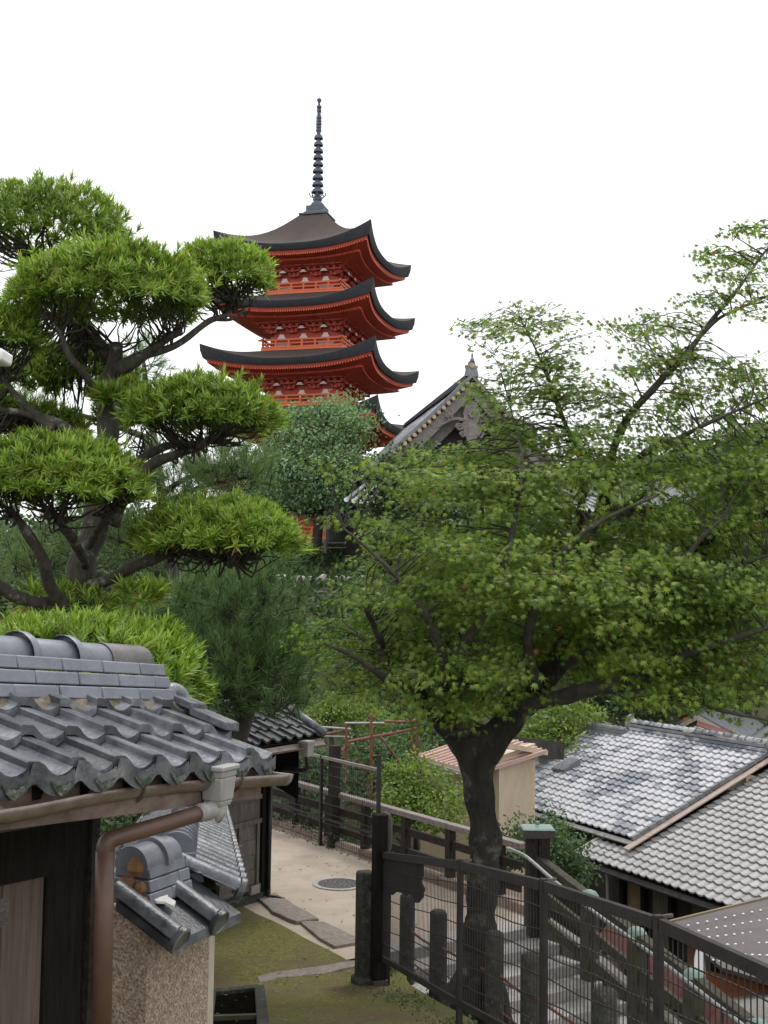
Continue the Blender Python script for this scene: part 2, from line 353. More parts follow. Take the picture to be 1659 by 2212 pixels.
# kerb on the right of the lane and the sloping cheek of the steps
b = MB(); s = -24
while s < -.3:
    L = random.uniform(.8, 1.3); lbox(b, s, min(s + L - .02, -.3), 2.72, 2.94 + random.uniform(-.02, .02), -4.8, -4.36 + random.uniform(-.015, .015)); s += L
tag(b.build('kerb', m_kerb, bevel=.02), kind='structure')
b = MB(); s = -.3
while s < 8:
    L = 1.05; z0, z1 = stair_z(s) + .12, stair_z(s + L - .015) + .12
    c = [ln(s, 2.54), ln(s + L - .015, 2.54), ln(s + L - .015, 2.82), ln(s, 2.82)]
    zz = [z0, z1, z1, z0]; b.hexa([(x, y, z - .8) for (x, y), z in zip(c, zz)] + [(x, y, z) for (x, y), z in zip(c, zz)]); s += L
tag(b.build('stair_curb', m_stone, bevel=.012), kind='structure')

# ------------------------------------------------------------------ small things lying on the lane and the bank
def flat(poly_px, D_list, th, name, mat, label, cat, zoff=.03, jag=0):
    pts = []
    for (x, y), in zip(poly_px):
        d = at(x, y, 1); # meet the ground
        D = 12.0
        for _ in range(30):
            z = moss_z(D) + zoff; D = z / d.z if d.z < 0 else D
        pts.append(V((d.x * D, D, moss_z(D) + zoff)))
    b = MB(); b.prism(pts, (0, 0, -th)); o = b.build(name, mat, bevel=.01); return tag(o, label, cat)
def jagged(p, n, amp):
    out = []
    for (x0, y0), (x1, y1) in zip(p, p[1:] + p[:1]):
        for k in range(n):
            t = k / n; out.append((x0 + (x1 - x0) * t + random.uniform(-amp, amp), y0 + (y1 - y0) * t + random.uniform(-amp, amp) * .5))
    return out
flat(jagged([(556, 1938), (596, 1927), (640, 1955), (690, 1983), (640, 1990), (588, 1968)], 4, 2.2), 0, .08, 'paving_slab', m_slab, 'rough grey stone slab at the foot of the black downpipe', 'paving slab', .05)
flat([(647, 1989), (700, 1990), (768, 2022), (771, 2035), (722, 2043), (690, 2025)], 0, .06, 'paving_slab', m_slab, 'smooth flat paving slab between the sandy lane and moss, beside the dark post', 'paving slab', .035)
flat(jagged([(556, 2108), (600, 2098), (700, 2085), (772, 2072), (772, 2086), (700, 2102), (600, 2112), (560, 2122)], 4, 1), 0, .06, 'kerb_strip', m_slab, 'long narrow stone strip laid across the moss towards the stone post', 'stone strip', .02)
# manhole
c = at(732, 1900, 19.6); c.z = -4.492
mh = thing('manhole_cover', 'round brown iron manhole cover in the sandy lane', 'manhole cover', c)
b = MB(); b.lathe(c, [(.42, -.05), (.42, .008), (.335, .01), (.335, -.05)], 32); b.build('collar', m_granite, mh)
b = MB(); b.lathe(c, [(.333, -.05), (.333, .016), (.31, .02), (.3, .012), (.02, .014)], 32)
for k in range(40):
    a = k * 2.4; r = .045 * math.sqrt(k); b.lathe(c + V((r * math.cos(a), r * math.sin(a), .012)), [(.014, 0), (.012, .008)], 6)
b.build('lid', m_iron, mh)
# open drain pit at the bottom
def gpt(x, y, zo=0):
    d = at(x, y, 1); D = 10
    for _ in range(40): D = (moss_z(D) + zo) / d.z
    return V((d.x * D, D, moss_z(D) + zo))
pit = thing('drain_pit', 'open square stone drain pit with dark inside in the moss', 'drain pit', gpt(510, 2180))
a, b2, c2, d2 = gpt(455, 2150, .04), gpt(560, 2138, .04), gpt(572, 2260, .04), gpt(440, 2270, .04)
b = MB()
for p0, p1 in ((a, b2), (b2, c2), (d2, a)):
    b.bar(p0 + V((0, 0, -.02)), p1 + V((0, 0, -.02)), .11, .14)
b.build('rim', m_post_stone, pit, bevel=.012)
b = MB(); b.add([p + V((0, 0, .0)) for p in (a, b2, c2, d2)], [(0, 1, 2, 3)]); b.build('pit_shade_sheet', m_pit_shade, pit)  # flat sheet at rim level, pit shade put into its colour
b = MB(); b.bar(gpt(450, 2200, .06), gpt(566, 2196, .06), .05, .05); b.build('cross_bar', m_wood_mossy, pit)

# ------------------------------------------------------------------ tiled surfaces
PAN = [(0, .004), (.008, .05), (.03, .055), (.27, .052), (.34, .043), (.43, .022), (.54, .005), (.66, -.003), (.78, .0), (.89, .01), (1, .026)]
SAN = [(0, 0), (.12, .024), (.25, .03), (.38, .022), (.52, .004), (.7, -.004), (.86, 0), (1, .004)]
def tiles(b, F, ncol, nrow, pitch, expo, prof=SAN, lift=.035, thick=.02, keep=None, over=.03, jit=.004, t0=0):
    """F(t, w, h): point at t along the eave, w up the slope (horizontal), h above it; each tile is one loose island"""
    n = len(prof)
    for i in range(nrow):
        for j in range(ncol):
            if keep and not keep(t0 + (j + .5) * pitch, (i + .5) * expo): continue
            jt, jh, jw = random.uniform(-jit, jit), random.uniform(-jit, jit) * .6, random.uniform(-jit, jit)
            w0, w1 = i * expo + jw, (i + 1) * expo + over
            tt = [t0 + (j + x) * pitch + jt for x, h in prof]
            lo = [F(t, w0, lift + h + jh) for t, (x, h) in zip(tt, prof)]; hi = [F(t, w1, h + jh * .3) for t, (x, h) in zip(tt, prof)]
            fr = [F(t, w0 + .002, lift + h + jh - thick) for t, (x, h) in zip(tt, prof)]
            v = lo + hi + fr; f = []
            for k in range(n - 1):
                f.append((k, k + 1, n + k + 1, n + k)); f.append((2 * n + k, 2 * n + k + 1, k + 1, k))
            f.append((0, n, 2 * n)); f.append((n - 1, 2 * n - 1, 3 * n - 1))
            b.add(v, f)

# ------------------------------------------------------------------ roofed gate on the left
E0 = at(0, 1692, 4.3); ge = V((.407, .914, -.079)); gi = V((-.914, .407, 0)); gu = V((0, 0, 1))
gp, gx = .262, .245
def G(t, w, h): return E0 + ge * t + gi * w + gu * (.44 * w + h - .03)
gate = thing('roofed_gate', 'old wooden gate with dark grey tiled roof at the left edge', 'gate', V((-1.6, 5, moss_z(5))))
roof = None
b = MB(); NC = 9; GT0 = 1.97 - NC * gp
b2 = MB(); 
for i, w0 in ((1, gx), (2, 2 * gx)): pass
tiles(b, G, NC, 3, gp, gx, PAN, .05, .038, over=.03, jit=.006, t0=GT0)
roof = b.build('tile_roof', m_tile, gate)
# drooping faces of the eave tiles, with moss in their hollow
b = MB(); mf = []
for j in range(NC):
    t0 = GT0 + j * gp; xs_ = np.linspace(.0, 1, 13); top = []; bot = []; inn = []
    for x in xs_:
        h = np.interp(x, [q[0] for q in PAN], [q[1] for q in PAN]) + .05
        sag = -.05 * math.sin(math.pi * min(1, max(0, (x - .2) / .84))) ** .7 if x > .2 else 0
        top.append(G(t0 + x * gp, -.012, h - .002)); bot.append(G(t0 + x * gp, -.012, min(h - .042, .035 + sag - .012)))
        inn.append(G(t0 + x * gp, .03, min(h - .042, .035 + sag - .012)))
    n = 13; f = []
    for k in range(n - 1):
        f.append((k, n + k, n + k + 1, k + 1)); f.append((n + k, 2 * n + k, 2 * n + k + 1, n + k + 1))
    b.add(top + bot + inn, f)
    P = [[G(t0 + x * gp, -.02 + random.uniform(-.004, .004), np.interp(x, [q[0] for q in PAN], [q[1] for q in PAN]) + .05 - .03 - e * .042 * math.sin(math.pi * (x - .38) / .6)) for x in np.linspace(.44, .94, 9)] for e in (.1, .35, .65, .95)]
    bm_ = MB(); bm_.grid(P); mf.append(bm_)
b.build('eave_face', m_tile, roof)
for q in mf: q.build('moss_face', m_moss_tile, roof)
# mortar bed and stacked ridge
W0 = 2.35 * gx
b = MB(); P = []
for t in np.linspace(GT0, 1.92, 44):
    P.append([G(t, W0 - .06 + random.uniform(-.02, .02), .03), G(t, W0 - .03 + random.uniform(-.015, .015), .07 + random.uniform(-.01, .01)), G(t, W0 + .06, .12)])
b.grid(P); b.build('mortar_bed', m_mortar, gate)
def GR(t, d, z): return G(t, W0, .06) + gi * d + gu * z      # ridge frame: d inwards, z up
stack = None
for k in range(3):
    b = MB(); t = -.5 + .13 * (k % 2) + .03 * k; end = 1.93 - .025 * k
    while t < end - .02:
        t1 = min(t + .3, end); d0 = -.03 + .022 * k; d1 = .34 - .022 * k; z0, z1 = .062 * k, .062 * k + .057
        j = random.uniform(-.003, .003)
        q = [GR(t + .002, d0 + j, z0), GR(t1 - .002, d0 + j, z0), GR(t1 - .002, d1, z0), GR(t + .002, d1, z0)]
        qq = [GR(t + .002, d0 + .012 + j, z1), GR(t1 - .002, d0 + .012 + j, z1), GR(t1 - .002, d1 - .012, z1), GR(t + .002, d1 - .012, z1)]
        b.hexa(q + qq); t = t1
    b.build('ridge_course', m_ridge, gate, bevel=.006)
def half(b, t0, t1, r, d=.155, z=.178, n=14, sq=1.0):
    P = [[GR(t, d - rr * math.cos(a), z + rr * sq * math.sin(a)) for a in np.linspace(-.12, math.pi + .12, n)] for t, rr in ((t0, r * .985), (t0 + .004, r), (t1 - .004, r), (t1, r * .985))]
    b.grid(P)
    e = len(b.v); b.v += [tuple(GR(t1, d - r * .985 * math.cos(a), z + r * sq * .985 * math.sin(a))) for a in np.linspace(-.12, math.pi + .12, n)]; b.f.append(tuple(range(e, e + n)))
cap = None
b = MB(); half(b, -.6, .2, .1); half(b, .21, .56, .088); half(b, .57, .92, .088); half(b, .93, 1.24, .088); half(b, 1.25, 1.52, .088); cap = b.build('ridge_cap', m_ridge, gate, smooth=False)
b = MB(); half(b, 1.5, 1.84, .095); b.build('end_cap', m_ridge_old, cap)
for t in (.56, .92, 1.24):
    b = MB(); half(b, t - .024, t + .024, .115); b.build('ridge_band', m_ridge, cap, bevel=.006)
# curled end tile and the gable-side row
b = MB(); b.tube(spline([GR(1.88, .03, .03), GR(1.95, .02, .045), GR(1.995, .0, .02), GR(2.01, -.01, -.05)], 5), .048, 14); b.build('end_tile', m_tile, gate, smooth=True)
b = MB()
for k in range(2):
    w1, w0 = .66 - .2 * k, .66 - .2 * (k + 1) - .02
    b = MB(); b.prism([G(1.9, w1, .085), G(2.04, w1, .08), G(2.04, w1, .03), G(1.9, w1, .04)], G(1.9, w0, .115) - G(1.9, w1, .085)); b.build('verge_tile', m_tile, roof, bevel=.008)
# fascia, rafters, gutter
b = MB(); b.bar(G(-.5, .07, -.10), G(1.95, .07, -.10), .03, .15); b.build('fascia', m_gutter, gate)
b = MB()
for t in np.arange(-.3, 1.95, .28): b.bar(G(t, .05, -.06), G(t, .95, -.06), .05, .07)
b.bar(G(-.5, .9, -.1), G(1.9, .9, -.1), .1, .14); b.build('rafters', m_wood_dark, gate)
gut_px = [(-60, 1752, 4.15), (60, 1733, 4.45), (190, 1708, 4.85), (300, 1694, 5.2), (420, 1681, 5.55), (520, 1675, 5.85), (604, 1670, 6.1)]
gpts = [at(*p) for p in gut_px]; gs = spline([tuple(p) for p in gpts], 5); rg = .062
b = MB(); P = []
for i, p in enumerate(gs):
    d = V(gs[min(i + 1, len(gs) - 1)]) - V(gs[max(i - 1, 0)]); d.normalize(); sd_ = d.cross(gu).normalized()
    P.append([V(p) + sd_ * (r_ * math.cos(a)) + gu * (r_ * math.sin(a)) for r_, a in [(rg, x) for x in np.linspace(math.pi, 2 * math.pi, 11)] + [(rg * .9, x) for x in np.linspace(2 * math.pi, math.pi, 11)]])
b.grid(P); g0 = b.build('gutter', m_gutter, gate, smooth=True)
b = MB(); e = V(gs[-1]); d = (V(gs[-1]) - V(gs[-2])).normalized(); sd_ = d.cross(gu).normalized()
b.prism([e + sd_ * (rg * 1.04 * math.cos(a)) + gu * (rg * 1.04 * math.sin(a)) for a in np.linspace(math.pi, 2 * math.pi, 11)], d * .03); b.build('end_stop', m_grey_pvc, g0)
for px, py, D in ((288, 1697, 5.16), (500, 1677, 5.8)):
    c = at(px, py, D); b = MB(); b.tube([c + sd_ * ((rg + .006) * math.cos(a)) + gu * ((rg + .006) * math.sin(a)) for a in np.linspace(math.pi, 2 * math.pi, 9)] + [c + sd_ * .07 + gu * .035], .007, 6); b.build('gutter_bracket', m_rust, g0)
# hopper and brown pipe
hc = at(472, 1668, 5.62)
hop = None
def rect_ring(c, sx, sy, z): return [c + ge_h * (a * sx) + gr * (b_ * sy) + gu * z for a, b_ in ((-1, -1), (1, -1), (1, 1), (-1, 1))]
ge_h = V((.407, .914, 0)); gr = V((.914, -.407, 0))
b = MB()
for (s0, z0), (s1, z1) in ((((.07, .035)), (.07, .012)), ((.062, .012), (.058, -.02)), ((.058, -.02), (.05, -.125)), ((.048, -.125), (.042, -.15))):
    b.hexa(rect_ring(hc, s1 * 1.1, s1, z1) + rect_ring(hc, s0 * 1.1, s0, z0))
hop = b.build('rain_hopper', m_grey_pvc, gate, bevel=.006)
b = MB(); b.tube(spline([hc + gu * -.14, hc + gu * -.19, at(466, 1738, 5.62), at(455, 1750, 5.58), at(432, 1756, 5.5)], 5), .042, 14); b.build('elbow', m_grey_pvc, hop, smooth=True)
b = MB(); b.tube(spline([at(440, 1754, 5.54), at(340, 1784, 5.35), at(255, 1808, 5.2), at(229, 1822, 5.15), at(225, 1860, 5.15)], 5) , .036, 14)
b.tube([at(227, 1838, 5.15), at(224, 2000, 5.14), at(219, 2300, 5.12)], .04, 14); b.build('downpipe', m_pipe_brown, gate, smooth=True)
# wall of the gate: sill beam, posts, boards
def W(t, d, z): return V((-1.964 + .407 * t, 4.565 + .914 * t, z)) + gi * d
b = MB(); b.hexa([W(-.8, .02, -1.15), W(1.5, .02, -1.29), W(1.5, .14, -1.29), W(-.8, .14, -1.15), W(-.8, .02, -.93), W(1.5, .02, -1.06), W(1.5, .14, -1.06), W(-.8, .14, -.93)])
b.build('lintel', m_wood_dark, gate)
b = MB(); b.hexa([W(1.16, .03, -3.2), W(1.44, .03, -3.2), W(1.44, .2, -3.2), W(1.16, .2, -3.2), W(1.16, .03, -.8), W(1.44, .03, -.8), W(1.44, .2, -.8), W(1.16, .2, -.8)]); b.build('post', m_wood_dark, gate, bevel=.01)
b = MB(); b.hexa([W(1.44, .0, -3.2), W(1.50, .0, -3.2), W(1.50, .2, -3.2), W(1.44, .2, -3.2), W(1.44, .0, -.8), W(1.50, .0, -.8), W(1.5, .2, -.8), W(1.44, .2, -.8)]); b.build('post', m_wood_rail, gate)
tb = [-.75, -.2, .22, .60, .885, 1.16]
for i, (a, c_) in enumerate(zip(tb, tb[1:])):
    dd = .05 + .006 * (i % 2); b = MB(); b.hexa([W(a + .004, dd, -3.3), W(c_ - .004, dd, -3.3), W(c_ - .004, dd + .03, -3.3), W(a + .004, dd + .03, -3.3), W(a + .004, dd, -1.1), W(c_ - .004, dd, -1.1), W(c_ - .004, dd + .03, -1.1), W(a + .004, dd + .03, -1.1)]); b.build('door_board', m_board, gate)
b = MB(); c = at(3, 1972, 4.5); b.box(c, .05, .03, .09, ge_h, gr); b.build('latch', m_iron, gate)

# ------------------------------------------------------------------ tiled wall with pebble-dash
wall = thing('tiled_wall', 'pebble dashed garden wall with grey tiled coping and broken plaster, beyond the brown downpipe', 'wall', at(440, 2150, 7.6))
zA = -1.62
B = V((-1.135, 6.06, 0)); A = B + V((-.914, .407, 0)) * .3; C = B + V((.407, .914, 0)) * .57; Dd = C + V((.016, .1, 0))
def wq(b, p, q, z0, z1, th, inn):
    p = V((p.x, p.y, 0)); q = V((q.x, q.y, 0)); n = V((q.y - p.y, -(q.x - p.x), 0)).normalized() * -th
    b.hexa([p + gu * z0, q + gu * z0, q + n + gu * z0, p + n + gu * z0, p + gu * z1, q + gu * z1, q + n + gu * z1, p + n + gu * z1])
b = MB(); wq(b, A, B + V((-.0064, .0028, 0)), -3.6, zA + .066, .24, 1); wq(b, B, C, -3.6, zA + .07, .25, 1); b.build('pebble_face', m_pebble, wall)
Fw = V((-2.45, 17.6, 0))
b = MB(); wq(b, C, Dd, -3.6, zA + .02, .3, 1)
C0 = V((Dd.x, Dd.y, 0)); dv = (Fw - C0); Lw = dv.length; dv.normalize(); nv = V((dv.y, -dv.x, 0))   # nv: to the right
def CW(t, d, z): return C0 + dv * t + nv * d + gu * (z + zA - .105 * t)
P = [[CW(t, d, z) for d, z in ((0, -3), (0, .05), (-.44, .05), (-.44, -3))] for t in (0, Lw)]
b.grid(P); b.build('wall_body', m_render, wall)
# coping of the long wing: round-backed tiles running down to the right
slope = .45
def round_row(b, t, w, d0, d1, Fz, disc, r=.058, sgn=1):
    pts = 8
    for (da, db) in ((d0, d1),):
        rows = []
        for d in (da, db):
            rows.append([Fz(t + r * math.cos(a), d, .03 + r * .95 * math.sin(a)) for a in np.linspace(0, math.pi, pts)])
        b.grid(rows)
    if disc:
        c = Fz(t, d1 + .012, .02); ax = (Fz(t, d1, 0) - Fz(t, d0, 0)).normalized()
        b.lathe(c, [(r * 1.18, -.03), (r * 1.22, -.02), (r * 1.22, .0), (r * 1.0, .004), (r * .95, -.003)], 16, ax)
def cz(t, d, h): return CW(t, d, .10 - slope * (d + .0) + h)
b = MB()
pitch = .265; n = int(Lw / pitch)
for k in range(n):
    t = -.12 + k * pitch
    rows = [[cz(tt, d, .012 * math.cos((tt - t) / pitch * 2 * math.pi)) for d in (-.2, .12)] for tt in np.linspace(t, t + pitch, 5)]
    b.grid(rows)
    b.add([cz(t + .05, .12, .01), cz(t + pitch - .05, .12, .01), cz(t + pitch - .05, .12, -.06), cz(t + .05, .12, -.06)], [(0, 1, 2, 3)])
    round_row(b, t, 0, -.2, .13, cz, True, .056)
def czl(t, d, h): return CW(t, -.44 - d, .10 - slope * d + h)
for k in range(n):
    t = .12 + k * pitch; round_row(b, t, 0, -.1, .2, czl, True)
b.add([czl(0, -.1, 0), czl(Lw, -.1, 0), czl(Lw, .2, 0), czl(0, .2, 0)], [(0, 1, 2, 3)])
cop = b.build('coping_tiles', m_tile, wall)
cop.data.materials.append(m_plaster_bit)
# lichen-white plugs on the tile backs
b = MB()
for k in range(n - 2):
    if random.random() < .75:
        t = -.12 + k * pitch; d = random.uniform(-.1, .08); c = cz(t + .012, d, .076)
        b.lathe(c, [(.016 * random.uniform(.6, 1.3), -.01), (.009, .003)], 8)
b.build('mortar_plug', m_plaster_bit, cop)
for k in range(3):
    b = MB(); t = -.02 + .1 * (k % 2)
    while t < Lw:
        t1 = min(t + .3, Lw)
        q = lambda tt, d, z: CW(tt, d - .22, z + .06)
        hw = .155 - .02 * k; z0 = .035 + .052 * k
        b.hexa([q(t + .002, -hw, z0), q(t1, -hw, z0), q(t1, hw, z0), q(t + .002, hw, z0), q(t + .002, -hw + .01, z0 + .048), q(t1, -hw + .01, z0 + .048), q(t1, hw - .01, z0 + .048), q(t + .002, hw - .01, z0 + .048)]); t = t1
    b.build('ridge_course', m_ridge, wall)
b = MB()
k = 0; t = .06
while t < Lw:
    P = [[CW(tt, -.22 - rr * math.cos(a), .245 + rr * math.sin(a)) for a in np.linspace(-.1, math.pi + .1, 14)] for tt, rr in ((t, .112), (t + .25, .1))]
    b.grid(P); e = len(b.v); b.v += [tuple(CW(t, -.22 - .112 * math.cos(a), .245 + .112 * math.sin(a))) for a in np.linspace(-.1, math.pi + .1, 14)]; b.f.append(tuple(range(e, e + 14))); t += .235
b.build('ridge_cap', m_ridge, wall)
# short front wing: tiles run down towards the camera
fa = V((B.x, B.y, 0)); fb = V((C.x, C.y, 0)); fe = (fb - fa); Lf = fe.length; fe.normalize(); fn = V((fe.y, -fe.x, 0))
def FW(t, d, z): return fa + fe * t + fn * d + gu * (z + zA)
def fz(t, d, h): return FW(t, d, .10 - .5 * d + h)
b = MB()
for t in (-.08, .27):
    round_row(b, t, 0, -.12, .24, fz, True, .055)
b.add([fz(-.1, -.12, 0), fz(.52, -.12, 0), fz(.52, .22, 0), fz(-.1, .22, 0), fz(-.1, .22, -.05), fz(.52, .22, -.05)], [(0, 1, 2, 3), (3, 2, 5, 4)])
b.hexa([fz(-.1, -.12, -.06), fz(.52, -.12, -.06), fz(.52, .21, -.06), fz(-.1, .21, -.06), fz(-.1, -.12, -.01), fz(.52, -.12, -.01), fz(.52, .21, -.01), fz(-.1, .21, -.01)])
b.build('coping_tiles', m_tile, wall)
for k in range(3):
    b = MB(); t = .0 + .02 * k
    for t1 in (t + .2 + .06 * k, Lf - .19):
        hw = .145 - .018 * k; z0 = .11 + .06 * k; q = lambda tt, d, z: FW(tt, d - .13, z)
        b.hexa([q(t + .003, -hw, z0), q(t1, -hw, z0), q(t1, hw, z0), q(t + .003, hw, z0), q(t + .003, -hw + .01, z0 + .056), q(t1, -hw + .01, z0 + .056), q(t1, hw - .01, z0 + .056), q(t + .003, hw - .01, z0 + .056)]); t = t1
    b.build('ridge_course', m_ridge, wall, bevel=.005)
b = MB()
for t0, t1, r in ((.03, .2, .1), (.19, .235, .118), (.23, Lf - .23, .1)):
    P = [[FW(tt, -.13 - r * math.cos(a), .285 + r * math.sin(a)) for a in np.linspace(-.1, math.pi + .1, 14)] for tt in (t0, t1)]
    b.grid(P)
    for tt in (t0, t1):
        e = len(b.v); b.v += [tuple(FW(tt, -.13 - r * math.cos(a), .285 + r * math.sin(a))) for a in np.linspace(-.1, math.pi + .1, 14)]; b.f.append(tuple(range(e, e + 14)))
b.build('ridge_cap', m_ridge, wall)
b = MB()
for c, r in ((FW(.0, -.03, .12), .042), (FW(.02, -.06, .19), .035), (FW(.04, -.1, .29), .05), (FW(.03, -.15, .17), .07), (FW(.0, .02, .06), .03)):
    b.lathe(c, [(r * .5, -r), (r, -r * .4), (r * .95, r * .3), (r * .5, r * .9)], 9)
b.build('clay_core', m_clay, wall)
b = MB(); b.prism([fz(.1 + x, .02 + y, .03 + .12 * max(0, -y)) for x, y in ((-.09, -.1), (.0, -.13), (.06, -.09), (.075, -.03), (.04, .0), (.05, .04), (.0, .06), (-.02, .02), (-.06, .0))], (0, 0, .012)); b.build('plaster_flake', m_plaster_bit, wall)

# ------------------------------------------------------------------ small timber house beyond the wall
hx = V((.53, .848, 0)); hn = V((.848, -.53, 0)); HC = V((-1.72, 18.6, -4.5))      # front right corner
house = thing('timber_house', 'small dark timber house with tiled roof and boarded door beside the lane', 'house', HC)
def H(t, d, z): return HC + hx * t + hn * d + gu * z      # t<0 towards the camera, d>0 out of the wall
def hb(b, t0, t1, d0, d1, z0, z1): b.hexa([H(t0, d0, z0), H(t1, d0, z0), H(t1, d1, z0), H(t0, d1, z0), H(t0, d0, z1), H(t1, d0, z1), H(t1, d1, z1), H(t0, d1, z1)])
b = MB(); hb(b, -5, -.02, -3, -.06, .0, 2.4); b.build('wall', m_grey_board, house)
b = MB(); hb(b, -5, .02, -.2, .02, -.2, .14); b.build('foundation', m_post_stone, house, bevel=.02)
b = MB(); hb(b, -.42, -.2, -.1, .06, .14, .27); b.build('footing_block', m_stone, house, bevel=.01)
for t in (-.14, -1.25, -2.4):
    b = MB(); hb(b, t, t + .13, -.1, .03, .14, 2.45); b.build('post', m_wood_dark, house)
b = MB()
for z in (1.52, 1.16): hb(b, -2.3, -.14, -.08, .02, z, z + .07)
hb(b, -2.3, -.14, -.08, .02, .2, .27); b.build('rail', m_grey_board, house)
b = MB(); hb(b, -1.12, -.14, -.05, -.02, 1.23, 1.52); b.build('board_panel', m_grey_board, house)
dr = None
b = MB()
for k in range(4): hb(b, -1.1, -.18, -.05, -.015 - .006 * (k % 2), .27 + .222 * k, .27 + .222 * k + .217)
dr = b.build('door_panel', m_grey_board, house)
b = MB(); hb(b, -.68, -.63, -.03, .012, .27, 1.16); hb(b, -1.12, -1.06, -.03, .012, .27, 1.16); hb(b, -.24, -.18, -.03, .012, .27, 1.16); b.build('door_frame', m_grey_board, dr)
b = MB()
for t in np.arange(-2.2, -.16, .085): hb(b, t, t + .045, -.04, .0, 1.6, 2.38)
b.build('slat_window', m_slat, house)
zE = 2.43
def HR(t, w, h): return H(t, .62 - w, zE + .5 * w + h)
b = MB(); tiles(b, HR, 18, 5, .262, .25, PAN, .04, .03, t0=-4.15, jit=.014); rf = b.build('roof', m_tile_old, house)
b = MB(); b.add([HR(-4, 0, -.03), HR(.6, 0, -.03), HR(.6, 2.6, -.03), HR(-4, 2.6, -.03)], [(0, 1, 2, 3)])
b.add([HR(-4, 2.6, -.03), HR(.6, 2.6, -.03), HR(.6, 4.2, -1.6), HR(-4, 4.2, -1.6)], [(0, 1, 2, 3)])
b.add([HR(.5, 0.4, -.05), HR(.5, 2.6, -.03), HR(.5, 4.2, -1.6), HR(.5, .4, -1.2)], [(0, 1, 2, 3)]); b.build('roof_boards', m_wood_dark, rf)
b = MB(); b.tube([HR(.56, -.03, .06), HR(.56, .62, .06)], .07, 10); b.tube([HR(.56, .58, .085), HR(.56, 1.25, .07)], .075, 10); b.build('verge_tile', m_tile, rf, smooth=True)
b = MB(); b.lathe(HR(.56, .60, .10), [(.085, -.05), (.09, 0), (.05, .06)], 10, (0, 0, 1)); b.build('knob_tile', m_grey_pvc, rf)
for k in range(4):
    b = MB(); w0 = 1.22; hw = .17 - .03 * k
    b.hexa([HR(-4, w0 + .17 - hw, .05 + .07 * k), HR(.5 - .05 * k, w0 + .17 - hw, .05 + .07 * k), HR(.5 - .05 * k, w0 + .17 + hw, .05 + .07 * k - hw), HR(-4, w0 + .17 + hw, .05 + .07 * k - hw),
            HR(-4, w0 + .18 - hw, .11 + .07 * k), HR(.5 - .05 * k, w0 + .18 - hw, .11 + .07 * k), HR(.5 - .05 * k, w0 + .16 + hw, .11 + .07 * k - hw), HR(-4, w0 + .16 + hw, .11 + .07 * k - hw)])
    b.build('ridge_course', m_ridge, rf)
b = MB()
P = [[HR(t, -.06 + .055 * math.cos(a), -.05 + .055 * math.sin(a)) for a in np.linspace(math.pi, 2 * math.pi, 9)] for t in (-4, .58)]
b.grid(P); gt = b.build('gutter', m_gutter, house)
b = MB(); c = HR(.05, -.06, -.02)
for s0, z0, s1, z1 in ((.1, .03, .1, 0), (.085, 0, .07, -.2)):
    f_ = lambda s, z: [c + hx * (a * s) + hn * (q * s) + gu * z for a, q in ((-1, -1), (1, -1), (1, 1), (-1, 1))]
    b.hexa(f_(s1, z1) + f_(s0, z0))
hp = b.build('rain_hopper', m_grey_pvc, gt)
b = MB(); b.tube(spline([c + gu * -.18, c + gu * -.4, H(-.02, .3, 1.95), H(-.02, .1, 1.8), H(-.02, .07, 1.7)], 5), .035, 10); b.tube([H(-.02, .07, 1.75), H(-.02, .07, .9), H(-.02, .07, .12)], .035, 10)
b.tube(spline([H(-.02, .07, .16), H(-.02, .08, .06), H(.02, .2, .04), H(.04, .32, .02)], 4), .04, 10); b.build('downpipe', m_black_pipe, house, smooth=True)
# ------------------------------------------------------------------ fences and posts
def fence_pt(i, z): return V((FEN[i][0], FEN[i][1], z))
ftop = [-2.98, -2.30, -2.10, -1.93, -1.88, -1.8]; fbot = [-4.16, -3.48, -3.28, -3.06, -2.88, -2.7]
fen = thing('mesh_fence', 'brown steel mesh fence with square rails in front of the maple trunk', 'fence', fence_pt(1, moss_z(10.8)))
for i in range(6):
    if i == 0: continue
    p = fence_pt(i, moss_z(FEN[i][1]) - .1); b = MB(); b.post(p, .048, .048, ftop[i] + .05 - p.z, (.35, -.94, 0)); b.build('post', m_fence, fen)
    b = MB(); q = fence_pt(i, ftop[i] + .035); b.bar(q, q + V((.1, .06, 0)), .02, .02); b.build('bracket', m_rust, fen)
p = fence_pt(0, -4.55); b = MB(); b.post(p + V((.075, .05, 0)), .055, .055, 1.62, (.35, -.94, 0)); b.build('post', m_fence, fen)
for i in range(5):
    a, c = FEN[i], FEN[i + 1]; d = (V((*c, 0)) - V((*a, 0))); L = d.length; d.normalize()
    g0, g1 = .05 / L, 1 - .05 / L
    lerp = lambda z, f: V((a[0] + (c[0] - a[0]) * f, a[1] + (c[1] - a[1]) * f, z[i] + (z[i + 1] - z[i]) * f))
    b = MB(); b.bar(lerp(ftop, g0), lerp(ftop, g1), .045, .075); b.build('top_rail', m_fence, fen)
    b = MB(); b.bar(lerp(fbot, g0), lerp(fbot, g1), .03, .06); b.build('bottom_rail', m_fence, fen)
    b = MB(); n = int(L / .058)
    for k in range(1, n):
        f = k / n; p0, p1 = lerp(fbot, f), lerp(ftop, f); b.bar(p0, p1, .0066, .0066, (1, 0, 0))
    for k in range(1, 7):
        h = k / 7; pts = []
        for f in np.linspace(g0, g1, 7):
            p0, p1 = lerp(fbot, f), lerp(ftop, f); pts.append(p0 + (p1 - p0) * (h + .008 * math.sin(f * 9 + k * 2 + i)) + V((.008, .004, 0)))
        for p0, p1 in zip(pts, pts[1:]): b.bar(p0, p1, .008, .008)
    b.build('wire_mesh', m_wire, fen)
